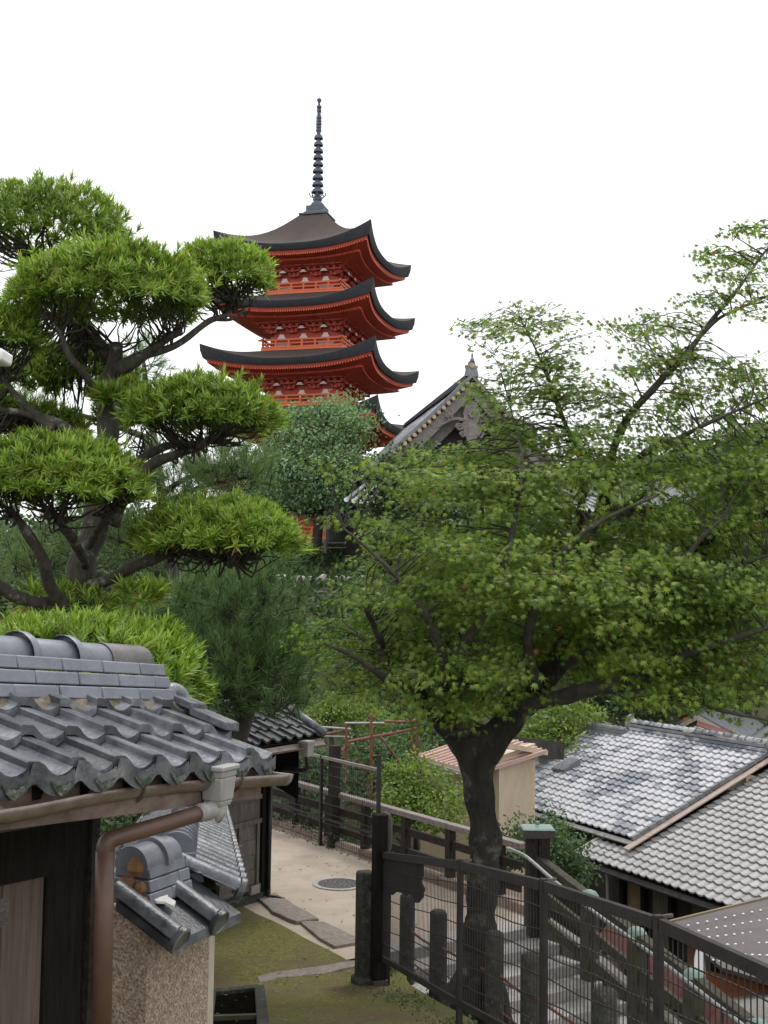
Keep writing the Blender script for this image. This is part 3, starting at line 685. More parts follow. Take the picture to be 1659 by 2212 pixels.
# dark post, stone post, boards on it
dp = at(817, 2105, 14.45); dp.z = -4.52
pst = thing('timber_post', 'tall black timber post between the stone post and mesh fence', 'post', dp)
b = MB(); b.post(dp, .155, .155, 2.02, (.9, .3, 0)); b.build('shaft', m_wood_dark, pst, bevel=.012)
b = MB(); b.post(dp + V((.01, 0, 0)), .175, .17, .13, (.9, .3, 0)); b.build('foot', m_iron, pst, bevel=.01)
sp = at(786, 2100, 14.6); sp.z = -4.55
b = MB(); b.box(sp + V((0, 0, .68)), .195, .2, 1.36, (.97, .24, 0), (-.24, .97, 0)); b.box(sp + V((0, 0, .04)), .27, .26, .22, (.97, .24, 0), (-.24, .97, 0))
tag(b.build('stone_post', m_post_stone, bevel=.035), 'thick square dark stone post standing left of the black timber post', 'stone post')
pb = MB(); c0 = at(835, 1778, 14.5)
prof_ = [(-.04, .13), (.03, .1), (.05, .02), (.055, -.1), (.05, -.25), (.03, -.38), (-.01, -.43), (-.03, -.33), (-.045, -.2), (-.02, -.12), (-.05, -.02), (-.02, .02), (-.045, .05)]
pb.prism([c0 + V((x, 0, z)) for x, z in prof_], (.02, .06, 0)); tag(pb.build('weathered_board', m_grey_board), 'small split grey board nailed to the side of the black post', 'board')
c0 = at(840, 1835, 14.3)
prof_ = [(0, -.06), (.4, -.12), (.4, -.3), (.38, -.37), (.42, -.45), (.4, -.55), (.39, -.56), (.36, -.6), (.31, -.6), (.28, -.54), (.25, -.5), (.2, -.53), (.15, -.49), (.1, -.48), (.05, -.52), (0, -.5)]
pb = MB(); pb.prism([c0 + V((x, -.02 - x * .02, z)) for x, z in prof_], (.01, .07, 0)); tag(pb.build('carved_board', m_wood_dark, bevel=.008), 'black scalloped carved board hanging under the mesh fence rail by the dark post', 'carved board')
# stone bollards along the steps
BO = [(880, 1931, 15.5, .095, 'tallest thin round stone bollard nearest the black post, behind mesh'), (947, 1966, 14.9, .105, 'round stone bollard with holes just left of the maple trunk, behind mesh'),
      (1068, 2012, 13.5, .105, 'round stone bollard in front of the right side of the maple trunk'), (1146, 2060, 13.1, .105, 'round stone bollard right of the trunk beside the grey steps'), (1306, 2136, 11.0, .115, 'wide pale topped stone bollard lowest along the steps')]
tops = []
for x, y, D, r, lb in BO:
    p = at(x, y, D); tops.append(p); h = 1.6
    bt = thing('stone_bollard', lb, 'bollard', p - V((0, 0, h)), 'stone bollards along the steps')
    b = MB(); b.lathe(p - V((0, 0, h)), [(r * 1.06, 0), (r * 1.02, h * .5), (r, h - .05), (r * .93, h - .02), (r * .7, h), (.02, h + .004)], 20); b.build('shaft', m_post_stone, bt)
    b = MB()
    for dz in (-.3, -.72): b.lathe(p + V((-.3 * r, -.93 * r, dz)), [(.02, -.01), (.02, .012), (.006, .013)], 8, (-.3, -.95, 0))
    b.build('pipe_socket', m_iron, bt)
lbs = ['thin rusty pipe between the two bollards left of the trunk', 'thin rusty pipe passing behind the maple trunk between bollards', 'thin rusty pipe between the two bollards right of the trunk', 'thin rusty pipe running down to the pale topped bollard']
for i in range(4):
    b = MB(); a, c = tops[i] - V((0, 0, .42)), tops[i + 1] - V((0, 0, .46)); b.tube([a, (a + c) / 2 - V((0, 0, .015)), c], .016, 8)
    if i < 3: a, c = tops[i] - V((0, 0, .8)), tops[i + 1] - V((0, 0, .84)); b.tube([a, (a + c) / 2, c], .012, 8)
    tag(b.build('rusty_pipe', m_redpipe), lbs[i], 'pipe', 'rusty pipes joining the bollards')

# timber railing along the lane
def lp(s, q, z): return V((*ln(s, q), z))
rail = thing('timber_railing', 'brown timber railing with pale weathered top rail along the sandy lane', 'railing', lp(-3, 2.86, -4.5))
S = np.arange(-12.8, -.6, 1.28)
for s in S:
    b = MB(); b.post(lp(s, 2.86, -4.6), .13, .13, 1.0, (PX, PY, 0)); b.build('post', m_wood_rail, rail, bevel=.008)
for k, (s0, s1) in enumerate(zip(S, list(S[1:]) + [-.72])):
    b = MB(); b.bar(lp(s0 + .006, 2.86, -3.56), lp(s1 - .006, 2.86, -3.56), .15, .09); b.build('top_rail', m_wood_railtop, rail, bevel=.008)
    for z in (-3.85, -4.18): b = MB(); b.bar(lp(s0 + .07, 2.86, z), lp(s1 - .07, 2.86, z), .05, .12); b.build('lower_rail', m_wood_rail, rail)
# tall light mesh fence on the far part of the lane
ff = thing('tall_mesh_fence', 'tall thin mesh fence with pale top rail far along the lane, plants behind', 'fence', lp(-6, 2.62, -4.5))
SF = [-10.4, -8.3, -6.3, -4.33]
for s in SF:
    b = MB(); b.post(lp(s, 2.62, -4.6), .055, .055, 1.98 if s == SF[-1] else 1.75, (PX, PY, 0)); b.build('post', m_fence, ff)
for s0, s1 in zip(SF, SF[1:]):
    b = MB(); b.bar(lp(s0, 2.62, -2.88), lp(s1, 2.62, -2.88), .05, .05); b.build('top_rail', m_wood_railtop, ff)
    b = MB(); b.bar(lp(s0, 2.62, -3.98), lp(s1, 2.62, -3.98), .03, .04); b.build('middle_rail', m_fence, ff)
    b = MB()
    for f in np.linspace(0, 1, 32)[1:-1]: b.bar(lp(s0 + (s1 - s0) * f, 2.62, -4.42), lp(s0 + (s1 - s0) * f, 2.62, -2.9), .0062, .0062, (1, 0, 0))
    for z in np.linspace(-4.4, -3.0, 9): b.bar(lp(s0, 2.61, z), lp(s1, 2.61, z), .01, .01)
    b.build('wire_mesh', m_wire, ff)
b = MB(); b.post(lp(-6.05, 2.75, -4.6), .17, .17, 1.95, (PX, PY, 0)); tag(b.build('timber_post', m_wood_rail, bevel=.01), 'broad dark timber post standing in the tall far mesh fence', 'post')

# railing down the steps with copper-capped posts
CP = [(1161, 1790, 17.2, .3), (1273, 1925, 16.2, .17), (1375, 2005, 15.2, .17), (1498, 2095, 14.2, .17), (1636, 2204, 13.2, .17)]
sr = thing('step_railing', 'mossy timber railing with copper capped posts down the steps', 'railing', at(1161, 1990, 17.2))
ct = [at(x, y, D) for x, y, D, _ in CP]
for k, ((x, y, D, wd), p) in enumerate(zip(CP, ct)):
    if k == 0:
        ph = None
        for off in (-.085, .085):
            b = MB(); b.post(p + V((off, .0, -1.75)), .16, .2, 1.66, (1, 0, 0)); o = b.build('post', m_wood_rail, sr, bevel=.008); ph = ph or o
        b = MB(); b.box(p + V((0, 0, -.045)), .44, .42, .11); cp = b.build('post_cap', m_iron, ph, bevel=.006)
        b = MB(); b.hexa([p + V((sx * .225, sy * .215, .012)) for sx, sy in ((-1, -1), (1, -1), (1, 1), (-1, 1))] + [p + V((sx * .2, sy * .19, .03)) for sx, sy in ((-1, -1), (1, -1), (1, 1), (-1, 1))]); b.lathe(p + V((0, 0, .05)), [(.03, 0), (.03, .05), (.01, .055)], 8); b.build('copper_top', m_copper, ph)
    else:
        b = MB(); b.post(p + V((0, 0, -1.5)), .17, .17, 1.42, (.54, -.84, 0)); o = b.build('post', m_wood_mossy, sr, bevel=.008)
        b = MB(); b.lathe(p + V((0, 0, -.08)), [(.13, 0), (.125, .03), (.09, .075), (.03, .1)], 12); b.build('copper_cap', m_copper, o)
p5 = ct[-1] + (ct[-1] - ct[-2]) * 1.6
seq = [ct[0] - V((0, 0, .42))] + [q - V((0, 0, .1)) for q in ct[1:]] + [p5 - V((0, 0, .1))]
for a, c in zip(seq, seq[1:]):
    b = MB(); b.bar(a, c, .14, .13); b.build('top_rail', m_wood_mossy, sr, bevel=.01)
    b = MB(); b.bar(a - V((0, 0, .42)), c - V((0, 0, .42)), .06, .13); b.build('lower_rail', m_wood_mossy, sr)
    b = MB(); b.bar(a - V((0, 0, .78)), c - V((0, 0, .78)), .06, .13); b.build('lower_rail', m_wood_mossy, sr)
hr = thing('handrail', 'pale galvanised pipe handrail beginning left of the square capped post', 'handrail', at(1200, 1960, 15))
b = MB(); hp_ = [at(1098, 1832, 16.4), at(1118, 1841, 16.2), at(1140, 1853, 16), at(1200, 1905, 15.2), at(1280, 1968, 14.4), at(1400, 2055, 13.3), at(1560, 2180, 12), at(1700, 2290, 11)]
b.tube(spline([tuple(p) for p in hp_], 4), .022, 10); b.build('pipe', m_galv, hr, smooth=True)
for i in (2, 4, 5, 6):
    b = MB(); b.tube([hp_[i], hp_[i] - V((0, 0, 1.0))], .018, 8); b.build('support', m_fence, hr)

# ------------------------------------------------------------------ town roofs on the right
ea = V((.432, -.902, 0)).normalized(); ua = V((.902, .432, 0)).normalized()
OA = at(1098, 1733, 32.7); LA = 5.35; WA = 4.12; sA = .43
ha = thing('tiled_house', 'house with pale patchy silver grey tiled roof right of the maple trunk', 'house', OA - V((-2, -2, 2.6)))
def RA(t, w, h): return OA + ea * t + ua * w + gu * (sA * w + h)
b = MB(); tiles(b, RA, 20, 18, LA / 20, WA / 18, SAN, .042, .03); ra = b.build('roof', m_roofA, ha)
b = MB(); P = [[RA(t, w, -.05) for w in (0.02, WA)] for t in (0.02, LA - .02)]; b.grid(P)
b.add([RA(0, WA, -.05), RA(LA, WA, -.05), RA(LA, WA + 2.5, -2.2), RA(0, WA + 2.5, -2.2)], [(0, 1, 2, 3)]); b.build('roof_boards', m_wood_dark, ra)
b = MB()
for i in range(18):
    a, c = RA(LA + .02, i * WA / 18 - .02, .02), RA(LA + .02, (i + 1) * WA / 18, .0); b.bar(a, c, .08, .09)
b.build('verge_tile', m_roofC, ra)
b = MB(); b.bar(RA(LA + .17, -.3, -.05), RA(LA + .17, WA, -.08), .2, .03); b.build('flashing', m_rustflash, ra)
for k in range(3):
    b = MB(); b.hexa([RA(-.05, WA - .15 + .03 * k, -.02 + .08 * k - sA * (0)), RA(LA + .05, WA - .15 + .03 * k, -.02 + .08 * k), RA(LA + .05, WA + .2 - .03 * k, .0 + .08 * k - sA * .3), RA(-.05, WA + .2 - .03 * k, 0 + .08 * k - sA * .3),
        RA(-.05, WA - .14 + .03 * k, .05 + .08 * k), RA(LA + .05, WA - .14 + .03 * k, .05 + .08 * k), RA(LA + .05, WA + .18 - .03 * k, .05 + .08 * k - sA * .3), RA(-.05, WA + .18 - .03 * k, .05 + .08 * k - sA * .3)])
    b.build('ridge_course', m_roofC if k != 1 else m_roofA, ra)
b = MB()
for t in np.arange(-.05, LA - .1, .27):
    P = [[RA(tt, WA + .02, 0) + ua * (-rr * math.cos(a)) + gu * (.2 + rr * math.sin(a)) for a in np.linspace(0, math.pi, 8)] for tt, rr in ((t, .095), (t + .05, .115), (t + .06, .09), (t + .27, .09))]; b.grid(P)
b.build('ridge_cap', m_roofA, ra)
for t in (-.12, LA + .1):
    b = MB(); c = RA(t, WA, .16); b.lathe(c, [(.17, -.06), (.2, 0), (.17, .06), (.06, .09)], 12, ea); b.lathe(c + gu * .16, [(.1, -.05), (.12, 0), (.1, .05)], 10, ea); b.build('ridge_end_tile', m_roofC, ra)
b = MB(); b.hexa([RA(.35, .7, -5 ), RA(LA - .35, .7, -5), RA(LA - .35, WA + 2, -5), RA(.35, WA + 2, -5), RA(.35, .7, -.36), RA(LA - .35, .7, -.36), RA(LA - .35, WA + 2, -2.4), RA(.35, WA + 2, -2.4)]); b.build('wall', m_housewall, ha)
b = MB(); P = [[RA(t, -.07 + .06 * math.cos(a), -.04 + .06 * math.sin(a)) for a in np.linspace(math.pi, 2 * math.pi, 7)] for t in (0, LA + .1)]; b.grid(P); b.build('gutter', m_grey_pvc, ha)
# lower left wing of the same house
def RA2(t, w, h): return OA + ea * (t - 2.6) + ua * (w + .6) + gu * (.42 * w - .1 + h)
b = MB(); tiles(b, RA2, 12, 17, .262, .225, SAN, .03, .02, keep=lambda t, w: True); b.build('wing_roof', m_roofA, ha)
b = MB()
for k in range(2): b.hexa([RA2(-.1, 3.7 + .03 * k, .02 + .08 * k), RA2(3.1, 3.7 + .03 * k, .02 + .08 * k), RA2(3.1, 4.0 - .03 * k, -.1 + .08 * k), RA2(-.1, 4.0 - .03 * k, -.1 + .08 * k), RA2(-.1, 3.71 + .03 * k, .1 + .08 * k), RA2(3.1, 3.71 + .03 * k, .1 + .08 * k), RA2(3.1, 3.98 - .03 * k, -.03 + .08 * k), RA2(-.1, 3.98 - .03 * k, -.03 + .08 * k)])
for t in np.arange(-.1, 3, .27):
    P = [[RA2(tt, 3.86, .14) + ua * (-rr * math.cos(a)) + gu * (rr * math.sin(a)) for a in np.linspace(0, math.pi, 8)] for tt, rr in ((t, .11), (t + .06, .11), (t + .07, .085), (t + .27, .085))]; b.grid(P)
b.build('wing_ridge', m_roofC, ha)
b = MB(); b.hexa([RA2(.3, .4, -4.5), RA2(3, .4, -4.5), RA2(3, 5.5, -4.5), RA2(.3, 5.5, -4.5), RA2(.3, .4, -.2), RA2(3, .4, -.2), RA2(3, 5.5, -1.4), RA2(.3, 5.5, -1.4)]); b.build('wing_wall', m_beige, ha)
b = MB(); c = RA(.25, 1.55, .06); 
for k in range(5): b.bar(c + ua * (.0 + .02 * k) + ea * (-.45 + .1 * k) + gu * .02, c + ea * (-.38 + .1 * k) + ua * .55 + gu * .3, .11, .14)
b.build('hip_ornament', m_roofC, ra)
# low tiled corner roof in front of it
def RA3(t, w, h): return OA + ea * (t - .9) + ua * (w - 1.5) + gu * (.4 * w - 1.12 + h)
b = MB(); tiles(b, RA3, 9, 6, .262, .23, SAN, .03, .02); b.build('lean_to_roof', m_roofA, ha)

OB = at(1240, 1846, 28.6); sB = .40
hbz = thing('tiled_house', 'house with plain even grey tiled roof at the right edge, nearest the railing', 'house', OB - V((-2, -2, 2.6)))
def RB(t, w, h): return OB + ea * t + ua * w + gu * (sB * w + h)
A0 = RA(LA + .2, 0, 0); A1 = RA(LA + .2, WA, 0)
def keepB(t, w):
    p = OB + ea * t + ua * w - A0
    return w < 9 and (p.dot(ua) < -.05 or p.dot(ea) > 0.0)
b = MB(); tiles(b, RB, 42, 34, .262, .228, SAN, .042, .03, keep=keepB); rb = b.build('roof', m_roofB, hbz)
b = MB(); b.add([RB(.02, .02, -.07), RB(10.9, .02, -.07), RB(10.9, 7.6, -.3), RB(3.2, 7.6, -.3), RB(.8, 1.9, -.08)], [(0, 1, 2, 3, 4)]); b.build('roof_boards', m_wood_dark, rb)
b = MB(); b.bar(RB(-.02, -.02, .02), RB(-.02, 1.4, .02), .1, .08); b.build('verge_tile', m_roofB, rb)
b = MB(); P = [[RB(t, -.08 + .07 * math.cos(a), -.05 + .07 * math.sin(a)) for a in np.linspace(math.pi, 2 * math.pi, 7)] for t in (0, 10.6)]; b.grid(P); b.build('gutter', m_slat, hbz)
b = MB(); b.hexa([RB(.5, .75, -5), RB(10, .75, -5), RB(10, 6, -5), RB(.5, 6, -5), RB(.5, .75, -.38), RB(10, .75, -.38), RB(10, 6, -1), RB(.5, 6, -1)]); b.build('wall', m_housewall, hbz)
for t, mt in ((1.1, m_ochre), (2.0, m_grey_board), (3.3, m_grey_board)):
    b = MB(); b.hexa([RB(t, .70, -3), RB(t + .62, .70, -3), RB(t + .62, .74, -3), RB(t, .74, -3), RB(t, .70, -.55), RB(t + .62, .70, -.55), RB(t + .62, .74, -.55), RB(t, .74, -.55)]); b.build('wall_panel', mt, hbz)
for t in (.98, 1.75, 2.7, 4.0):
    b = MB(); b.post(RB(t, .66, -4), .12, .12, 3.8, ea); b.build('post', m_wood_dark, hbz)
b = MB(); b.tube(spline([tuple(p) for p in (RB(.9, -.05, -.12), RB(.85, .1, -.2), RB(.82, .3, -.35), RB(.82, .35, -.9), RB(.82, .35, -3))], 4), .035, 8); b.build('downpipe', m_grey_pvc, hbz, smooth=True)
# brown sheet roof with white screws
def Q4(pts): return [at(*p) for p in pts]
q = Q4([(1440, 1994, 20.2), (1720, 1925, 22.5), (1760, 2150, 14.6), (1560, 2090, 15.6)])
sh = thing('sheet_roof_shed', 'orange boarded shed under a flat brown sheet roof with white screw caps', 'shed', (q[0] + q[2]) / 2 - V((0, 0, 2.5)))
b = MB(); b.add([q[0], q[1], q[2], q[3]] + [p - V((0, 0, .05)) for p in q], [(0, 1, 2, 3), (7, 6, 5, 4), (0, 3, 7, 4), (0, 4, 5, 1), (3, 2, 6, 7)]); br = b.build('sheet_roof', m_brownroof, sh)
nrm = (q[1] - q[0]).cross(q[3] - q[0]).normalized(); nrm = nrm if nrm.z > 0 else -nrm
b = MB()
for i in range(1, 7):
    for j in range(0, 14):
        u_, v_ = (j + .5 * (i % 2)) / 14, i / 7 + .02; p = (q[0] * (1 - u_) + q[1] * u_) * (1 - v_) + (q[3] * (1 - u_) + q[2] * u_) * v_
        b.lathe(p + nrm * .004, [(.024, 0), (.022, .01), (.01, .016)], 7, nrm)
b.build('screw_caps', m_white, br)
b = MB(); b.bar(q[0] + nrm * .015, q[1] + nrm * .015, .05, .03); b.build('edge_trim', m_ochre, br)
b = MB(); a, c = q[3] + V((-.1, .4, -.15)), q[2] + V((0, .5, -.15)); b.add([a, c, c - V((0, 0, 2.4)), a - V((0, 0, 2.4))], [(0, 1, 2, 3)]); a2 = q[0] + V((.3, -.2, -.15)); b.add([a, a2, a2 - V((0, 0, 2.4)), a - V((0, 0, 2.4))], [(0, 1, 2, 3)]); b.build('board_wall', m_orange_wall, sh)
b = MB(); z_ = V((0, 0, -.75)); b.bar(a + z_ + V((-.02, -.04, 0)), c + z_ + V((0, -.04, 0)), .04, .06); b.build('wall_rail', m_ochre, sh)
# red stepped metal roof under the railing
rr = thing('red_roof', 'low roof of red stepped metal sheets seen through the railing', 'roof', at(1450, 2120, 16.5))
o, u1, v1 = at(1330, 1985, 17.6), at(1660, 2230, 13.4) - at(1330, 1985, 17.6), V((-.3, -.19, -.26))
b = MB()
for k in range(24):
    p0 = o + u1 * (k / 23) ; p1 = o + u1 * ((k + .62) / 23); dz = V((0, 0, .06))
    b.hexa([p0 - dz, p1 - dz, p1 + v1 - dz, p0 + v1 - dz, p0 + dz, p1 - dz * .9, p1 + v1 - dz * .9, p0 + v1 + dz])
b.build('sheets', m_redroof, rr)
b = MB(); b.add([o + V((0, 0, -.08)), o + u1 + V((0, 0, -.08)), o + u1 + v1 + V((0, 0, -.1)), o + v1 + V((0, 0, -.1))], [(0, 1, 2, 3)]); b.build('underside', m_housewall, rr)
c0 = at(1515, 2062, 14.5); b = MB()
b.prism([c0 + V((x, 0, z)) for x, z in ((-.09, -.33), (-.1, -.12), (-.07, .02), (-.01, .12), (.035, .14), (.045, -.33))], (.02, .07, 0)); tag(b.build('white_board', m_white, bevel=.01), 'small white curved board standing by the orange shed behind the railing', 'board')
# lower grey roof with white screw caps at the bottom right
q = Q4([(1560, 2160, 15.5), (1760, 2120, 15.5), (1800, 2240, 12.8), (1640, 2235, 12.8)])
b = MB(); b.prism(q, (0, 0, -.05)); lg = tag(b.build('grey_sheet_roof', m_stone), 'low pale grey sheet roof in the bottom right corner', 'roof')

# ------------------------------------------------------------------ shed with pink roof
c = at(1040, 1755, 26.5)
sd_ = thing('garden_shed', 'small beige rendered shed with pink ribbed metal roof behind the trunk', 'shed', V((c.x, c.y, -6.5)))
p1, p2, p3 = at(910, 1700, 25.2), at(1078, 1700, 24.6), at(1156, 1700, 27.0)
for a_, b__, mt in ((p1, p2, m_beige), (p2, p3, m_beige)):
    zt = at(1000, 1640, 26).z if a_ is p1 else at(1120, 1617, 26).z
    b = MB(); d = V((b__.x - a_.x, b__.y - a_.y, 0)).normalized(); n_ = V((-d.y, d.x, 0)) * .2
    b.hexa([V((a_.x, a_.y, -7)), V((b__.x, b__.y, -7)), V((b__.x, b__.y, -7)) + n_, V((a_.x, a_.y, -7)) + n_, V((a_.x, a_.y, zt)), V((b__.x, b__.y, zt)), V((b__.x, b__.y, zt)) + n_, V((a_.x, a_.y, zt)) + n_]); b.build('wall', mt, sd_)
e0, e1, r0, r1 = at(905, 1633, 24.6), at(1035, 1668, 23.6), at(1060, 1580, 27.5), at(1180, 1622, 26.6)
b = MB(); b.add([e0, e1, r1, r0, e0 - V((0, 0, .06)), e1 - V((0, 0, .06)), r1 - V((0, 0, .06)), r0 - V((0, 0, .06))], [(0, 1, 2, 3), (7, 6, 5, 4), (0, 4, 5, 1), (1, 5, 6, 2)])
for k in range(13):
    f = k / 12; b.bar(e0 + (e1 - e0) * f + gu * .015, r0 + (r1 - r0) * f + gu * .015, .035, .035)
b.build('metal_roof', m_pinkroof, sd_)
b = MB(); b.bar(e0 + V((0, -.05, -.1)), e1 + V((0, -.05, -.1)), .06, .07); b.build('gutter', m_grey_pvc, sd_)
b = MB(); b.bar(at(1076, 1608, 24.3), at(1176, 1626, 27), .16, .1); b.bar(at(1156, 1623, 26.8), at(1156, 1640, 26.8), .12, .12); b.build('barge_board', m_beige, sd_)
# flat dark wall behind it
b = MB(); b.bar(at(1090, 1612, 31), at(1215, 1622, 35), .1, .5); tag(b.build('low_wall', m_housewall), 'dark low wall with flat coping between shed and tiled house', 'wall')

# ------------------------------------------------------------------ far houses on the right
fh = thing('far_house', 'pale gabled house with dark tiled roof behind the silver roof ridge', 'house', at(1500, 1640, 46))
g1, g2, g3 = at(1395, 1602, 46), at(1500, 1545, 45), at(1610, 1605, 44)
bk = V((2.4, 5.5, 0))
b = MB(); b.prism([g1 + V((.6, .1, -.1)), g2 - V((0, 0, .15)), g3 - V((.6, .1, .05)), g3 - V((.6, .1, 3)), g1 + V((.6, .1, -3))], bk * .9); b.build('wall', m_render, fh)
b = MB()
for a_, c_ in ((g1, g2), (g2, g3)): b.hexa([a_ - V((0, .3, 0)), c_ - V((0, .3, 0)), c_ + bk, a_ + bk, a_ + V((0, -.3, .14)), c_ + V((0, -.3, .14)), c_ + bk + gu * .14, a_ + bk + gu * .14])
b.build('roof', m_roofC, fh)
b = MB()
for a_, c_ in ((g1, g2), (g2, g3)): b.bar(a_ - V((0, .34, .05)), c_ - V((0, .34, .05)), .08, .16)
b.build('barge_board', m_render, fh)
b = MB(); r0_, r1_, r2_ = at(1440, 1600, 43), at(1505, 1572, 43), at(1590, 1602, 42); b.hexa([r1_, r2_, r2_ + V((.5, 1.8, 0)), r1_ + V((.5, 1.8, 0)), r1_ + gu * .1, r2_ + gu * .1, r2_ + V((.5, 1.8, .1)), r1_ + V((.5, 1.8, .1))]); b.build('porch_roof', m_redroof, fh)
b = MB(); b.bar(r0_, r1_, .2, .1); b.bar(r1_ - V((0, .12, 0)), r2_ - V((0, .12, 0)), .08, .1); b.build('porch_trim', m_render, fh)
f2 = thing('far_house', 'cream gabled house with tiled roof at the far right edge', 'house', at(1640, 1640, 40))
g1, g2, g3 = at(1580, 1630, 40), at(1700, 1565, 39), at(1800, 1640, 38)
b = MB(); b.prism([g1 + V((.5, .1, -.1)), g2 - V((0, 0, .15)), g3 - V((.5, .1, 0)), g3 - V((.5, .1, 3)), g1 + V((.5, .1, -3))], bk * .9); b.build('wall', m_beige, f2)
b = MB()
for a_, c_ in ((g1, g2), (g2, g3)): b.hexa([a_ - V((0, .3, 0)), c_ - V((0, .3, 0)), c_ + bk, a_ + bk, a_ + V((0, -.3, .12)), c_ + V((0, -.3, .12)), c_ + bk + gu * .12, a_ + bk + gu * .12])
b.build('roof', m_roofC, f2)
b = MB()
for a_, c_ in ((g1, g2), (g2, g3)): b.bar(a_ - V((0, .34, .05)), c_ - V((0, .34, .05)), .08, .14)
b.build('barge_board', m_beige, f2)
f3 = thing('store_building', 'white panelled wall under the branches, left of the pale gabled house', 'building', at(1440, 1640, 50))
b = MB(); a_, c_ = at(1421, 1600, 49), at(1490, 1595, 48); b.prism([a_ - gu * 2, c_ - gu * 2, c_ + gu * 1.0, a_ + gu * .85], (.5, 3, 0)); b.build('wall', m_white, f3)
b = MB()
for f in (.3, .6, .9): p = a_ + (c_ - a_) * f; b.bar(p - gu * 2 - V((0, .03, 0)), p + gu * .85 - V((0, .03, 0)), .05, .05, (0, 1, 0))
b.build('batten', m_redroof, f3)

# ------------------------------------------------------------------ red pipe frame in the garden behind the lane
pf = thing('pipe_frame', 'rust red scaffold pipe frame standing among shrubs behind the lane', 'pipe frame', at(800, 1720, 27))
for (x0, y0), (x1, y1), mt, r in [((748, 1562), (748, 1690), m_redpipe, .028), ((802, 1542), (802, 1730), m_redpipe, .034), ((890, 1540), (890, 1650), m_redpipe, .03), ((902, 1548), (902, 1640), m_redpipe, .026),
        ((745, 1562), (830, 1562), m_galv, .026), ((830, 1558), (893, 1560), m_redpipe, .03), ((752, 1602), (905, 1573), m_redpipe, .034), ((888, 1560), (905, 1550), m_redpipe, .034),
        ((690, 1570), (758, 1575), m_galv, .024), ((690, 1590), (754, 1592), m_galv, .022), ((690, 1588), (745, 1578), m_redpipe, .03), ((738, 1622), (752, 1608), m_redpipe, .03), ((822, 1592), (862, 1645), m_redpipe, .024), ((888, 1600), (905, 1640), m_redpipe, .022), ((770, 1640), (790, 1670), m_redpipe, .022)]:
    b = MB(); b.tube([at(x0, y0, 27), at(x1, y1, 27.2)], r, 8); b.build('pipe', mt, pf)
# lamp head peeping in at the left edge
c = at(-40, 765, 7.0)
lm = thing('street_lamp', 'white lamp head just peeping in at the left edge', 'lamp', V((c.x - .1, c.y, moss_z(7))))
b = MB(); b.hexa([c + V((-.2, -.1, -.05)), c + V((.15, -.1, -.055)), c + V((.15, .1, -.055)), c + V((-.2, .1, -.05)), c + V((-.2, -.1, .06)), c + V((.16, -.1, .015)), c + V((.16, .1, .015)), c + V((-.2, .1, .06))]); b.build('lamp_head', m_white, lm, bevel=.015)
b = MB(); b.tube([V((c.x - .18, c.y, moss_z(7))), c + V((-.18, 0, 0))], .04, 10); b.build('pole', m_galv, lm)
# ------------------------------------------------------------------ five-storey pagoda
yaw = R(-15.0); pxx = V((math.cos(yaw), math.sin(yaw), 0)); pyy = V((-math.sin(yaw), math.cos(yaw), 0))
PC = V((-4.69, 78.6, 0)); PB = 3.2
pag = thing('pagoda', 'tall vermilion five storey pagoda with black curved eaves and bronze spire', 'pagoda', PC + V((0, 0, PB)))
def PP(x, y, z): return PC + pxx * x + pyy * y + gu * z
def side(k):      # maps (along, out, z) of one face to world; 0 front, 1 right, 2 back, 3 left
    def f(a, o, z):
        return PP(*((a, -o) if k == 0 else (o, a) if k == 1 else (-a, o) if k == 2 else (-o, -a)), z)
    return f
tipz = [23.36, 19.68, 16.0, 12.35, 8.7]; half_s = [5.2, 5.46, 5.72, 6.0, 6.3]
balc = [None]
def pbox(b, F, a0, a1, o0, o1, z0, z1): b.hexa([F(a0, o0, z0), F(a1, o0, z0), F(a1, o1, z0), F(a0, o1, z0), F(a0, o0, z1), F(a1, o0, z1), F(a1, o1, z1), F(a0, o1, z1)])
UU = np.linspace(-1, 1, 33)
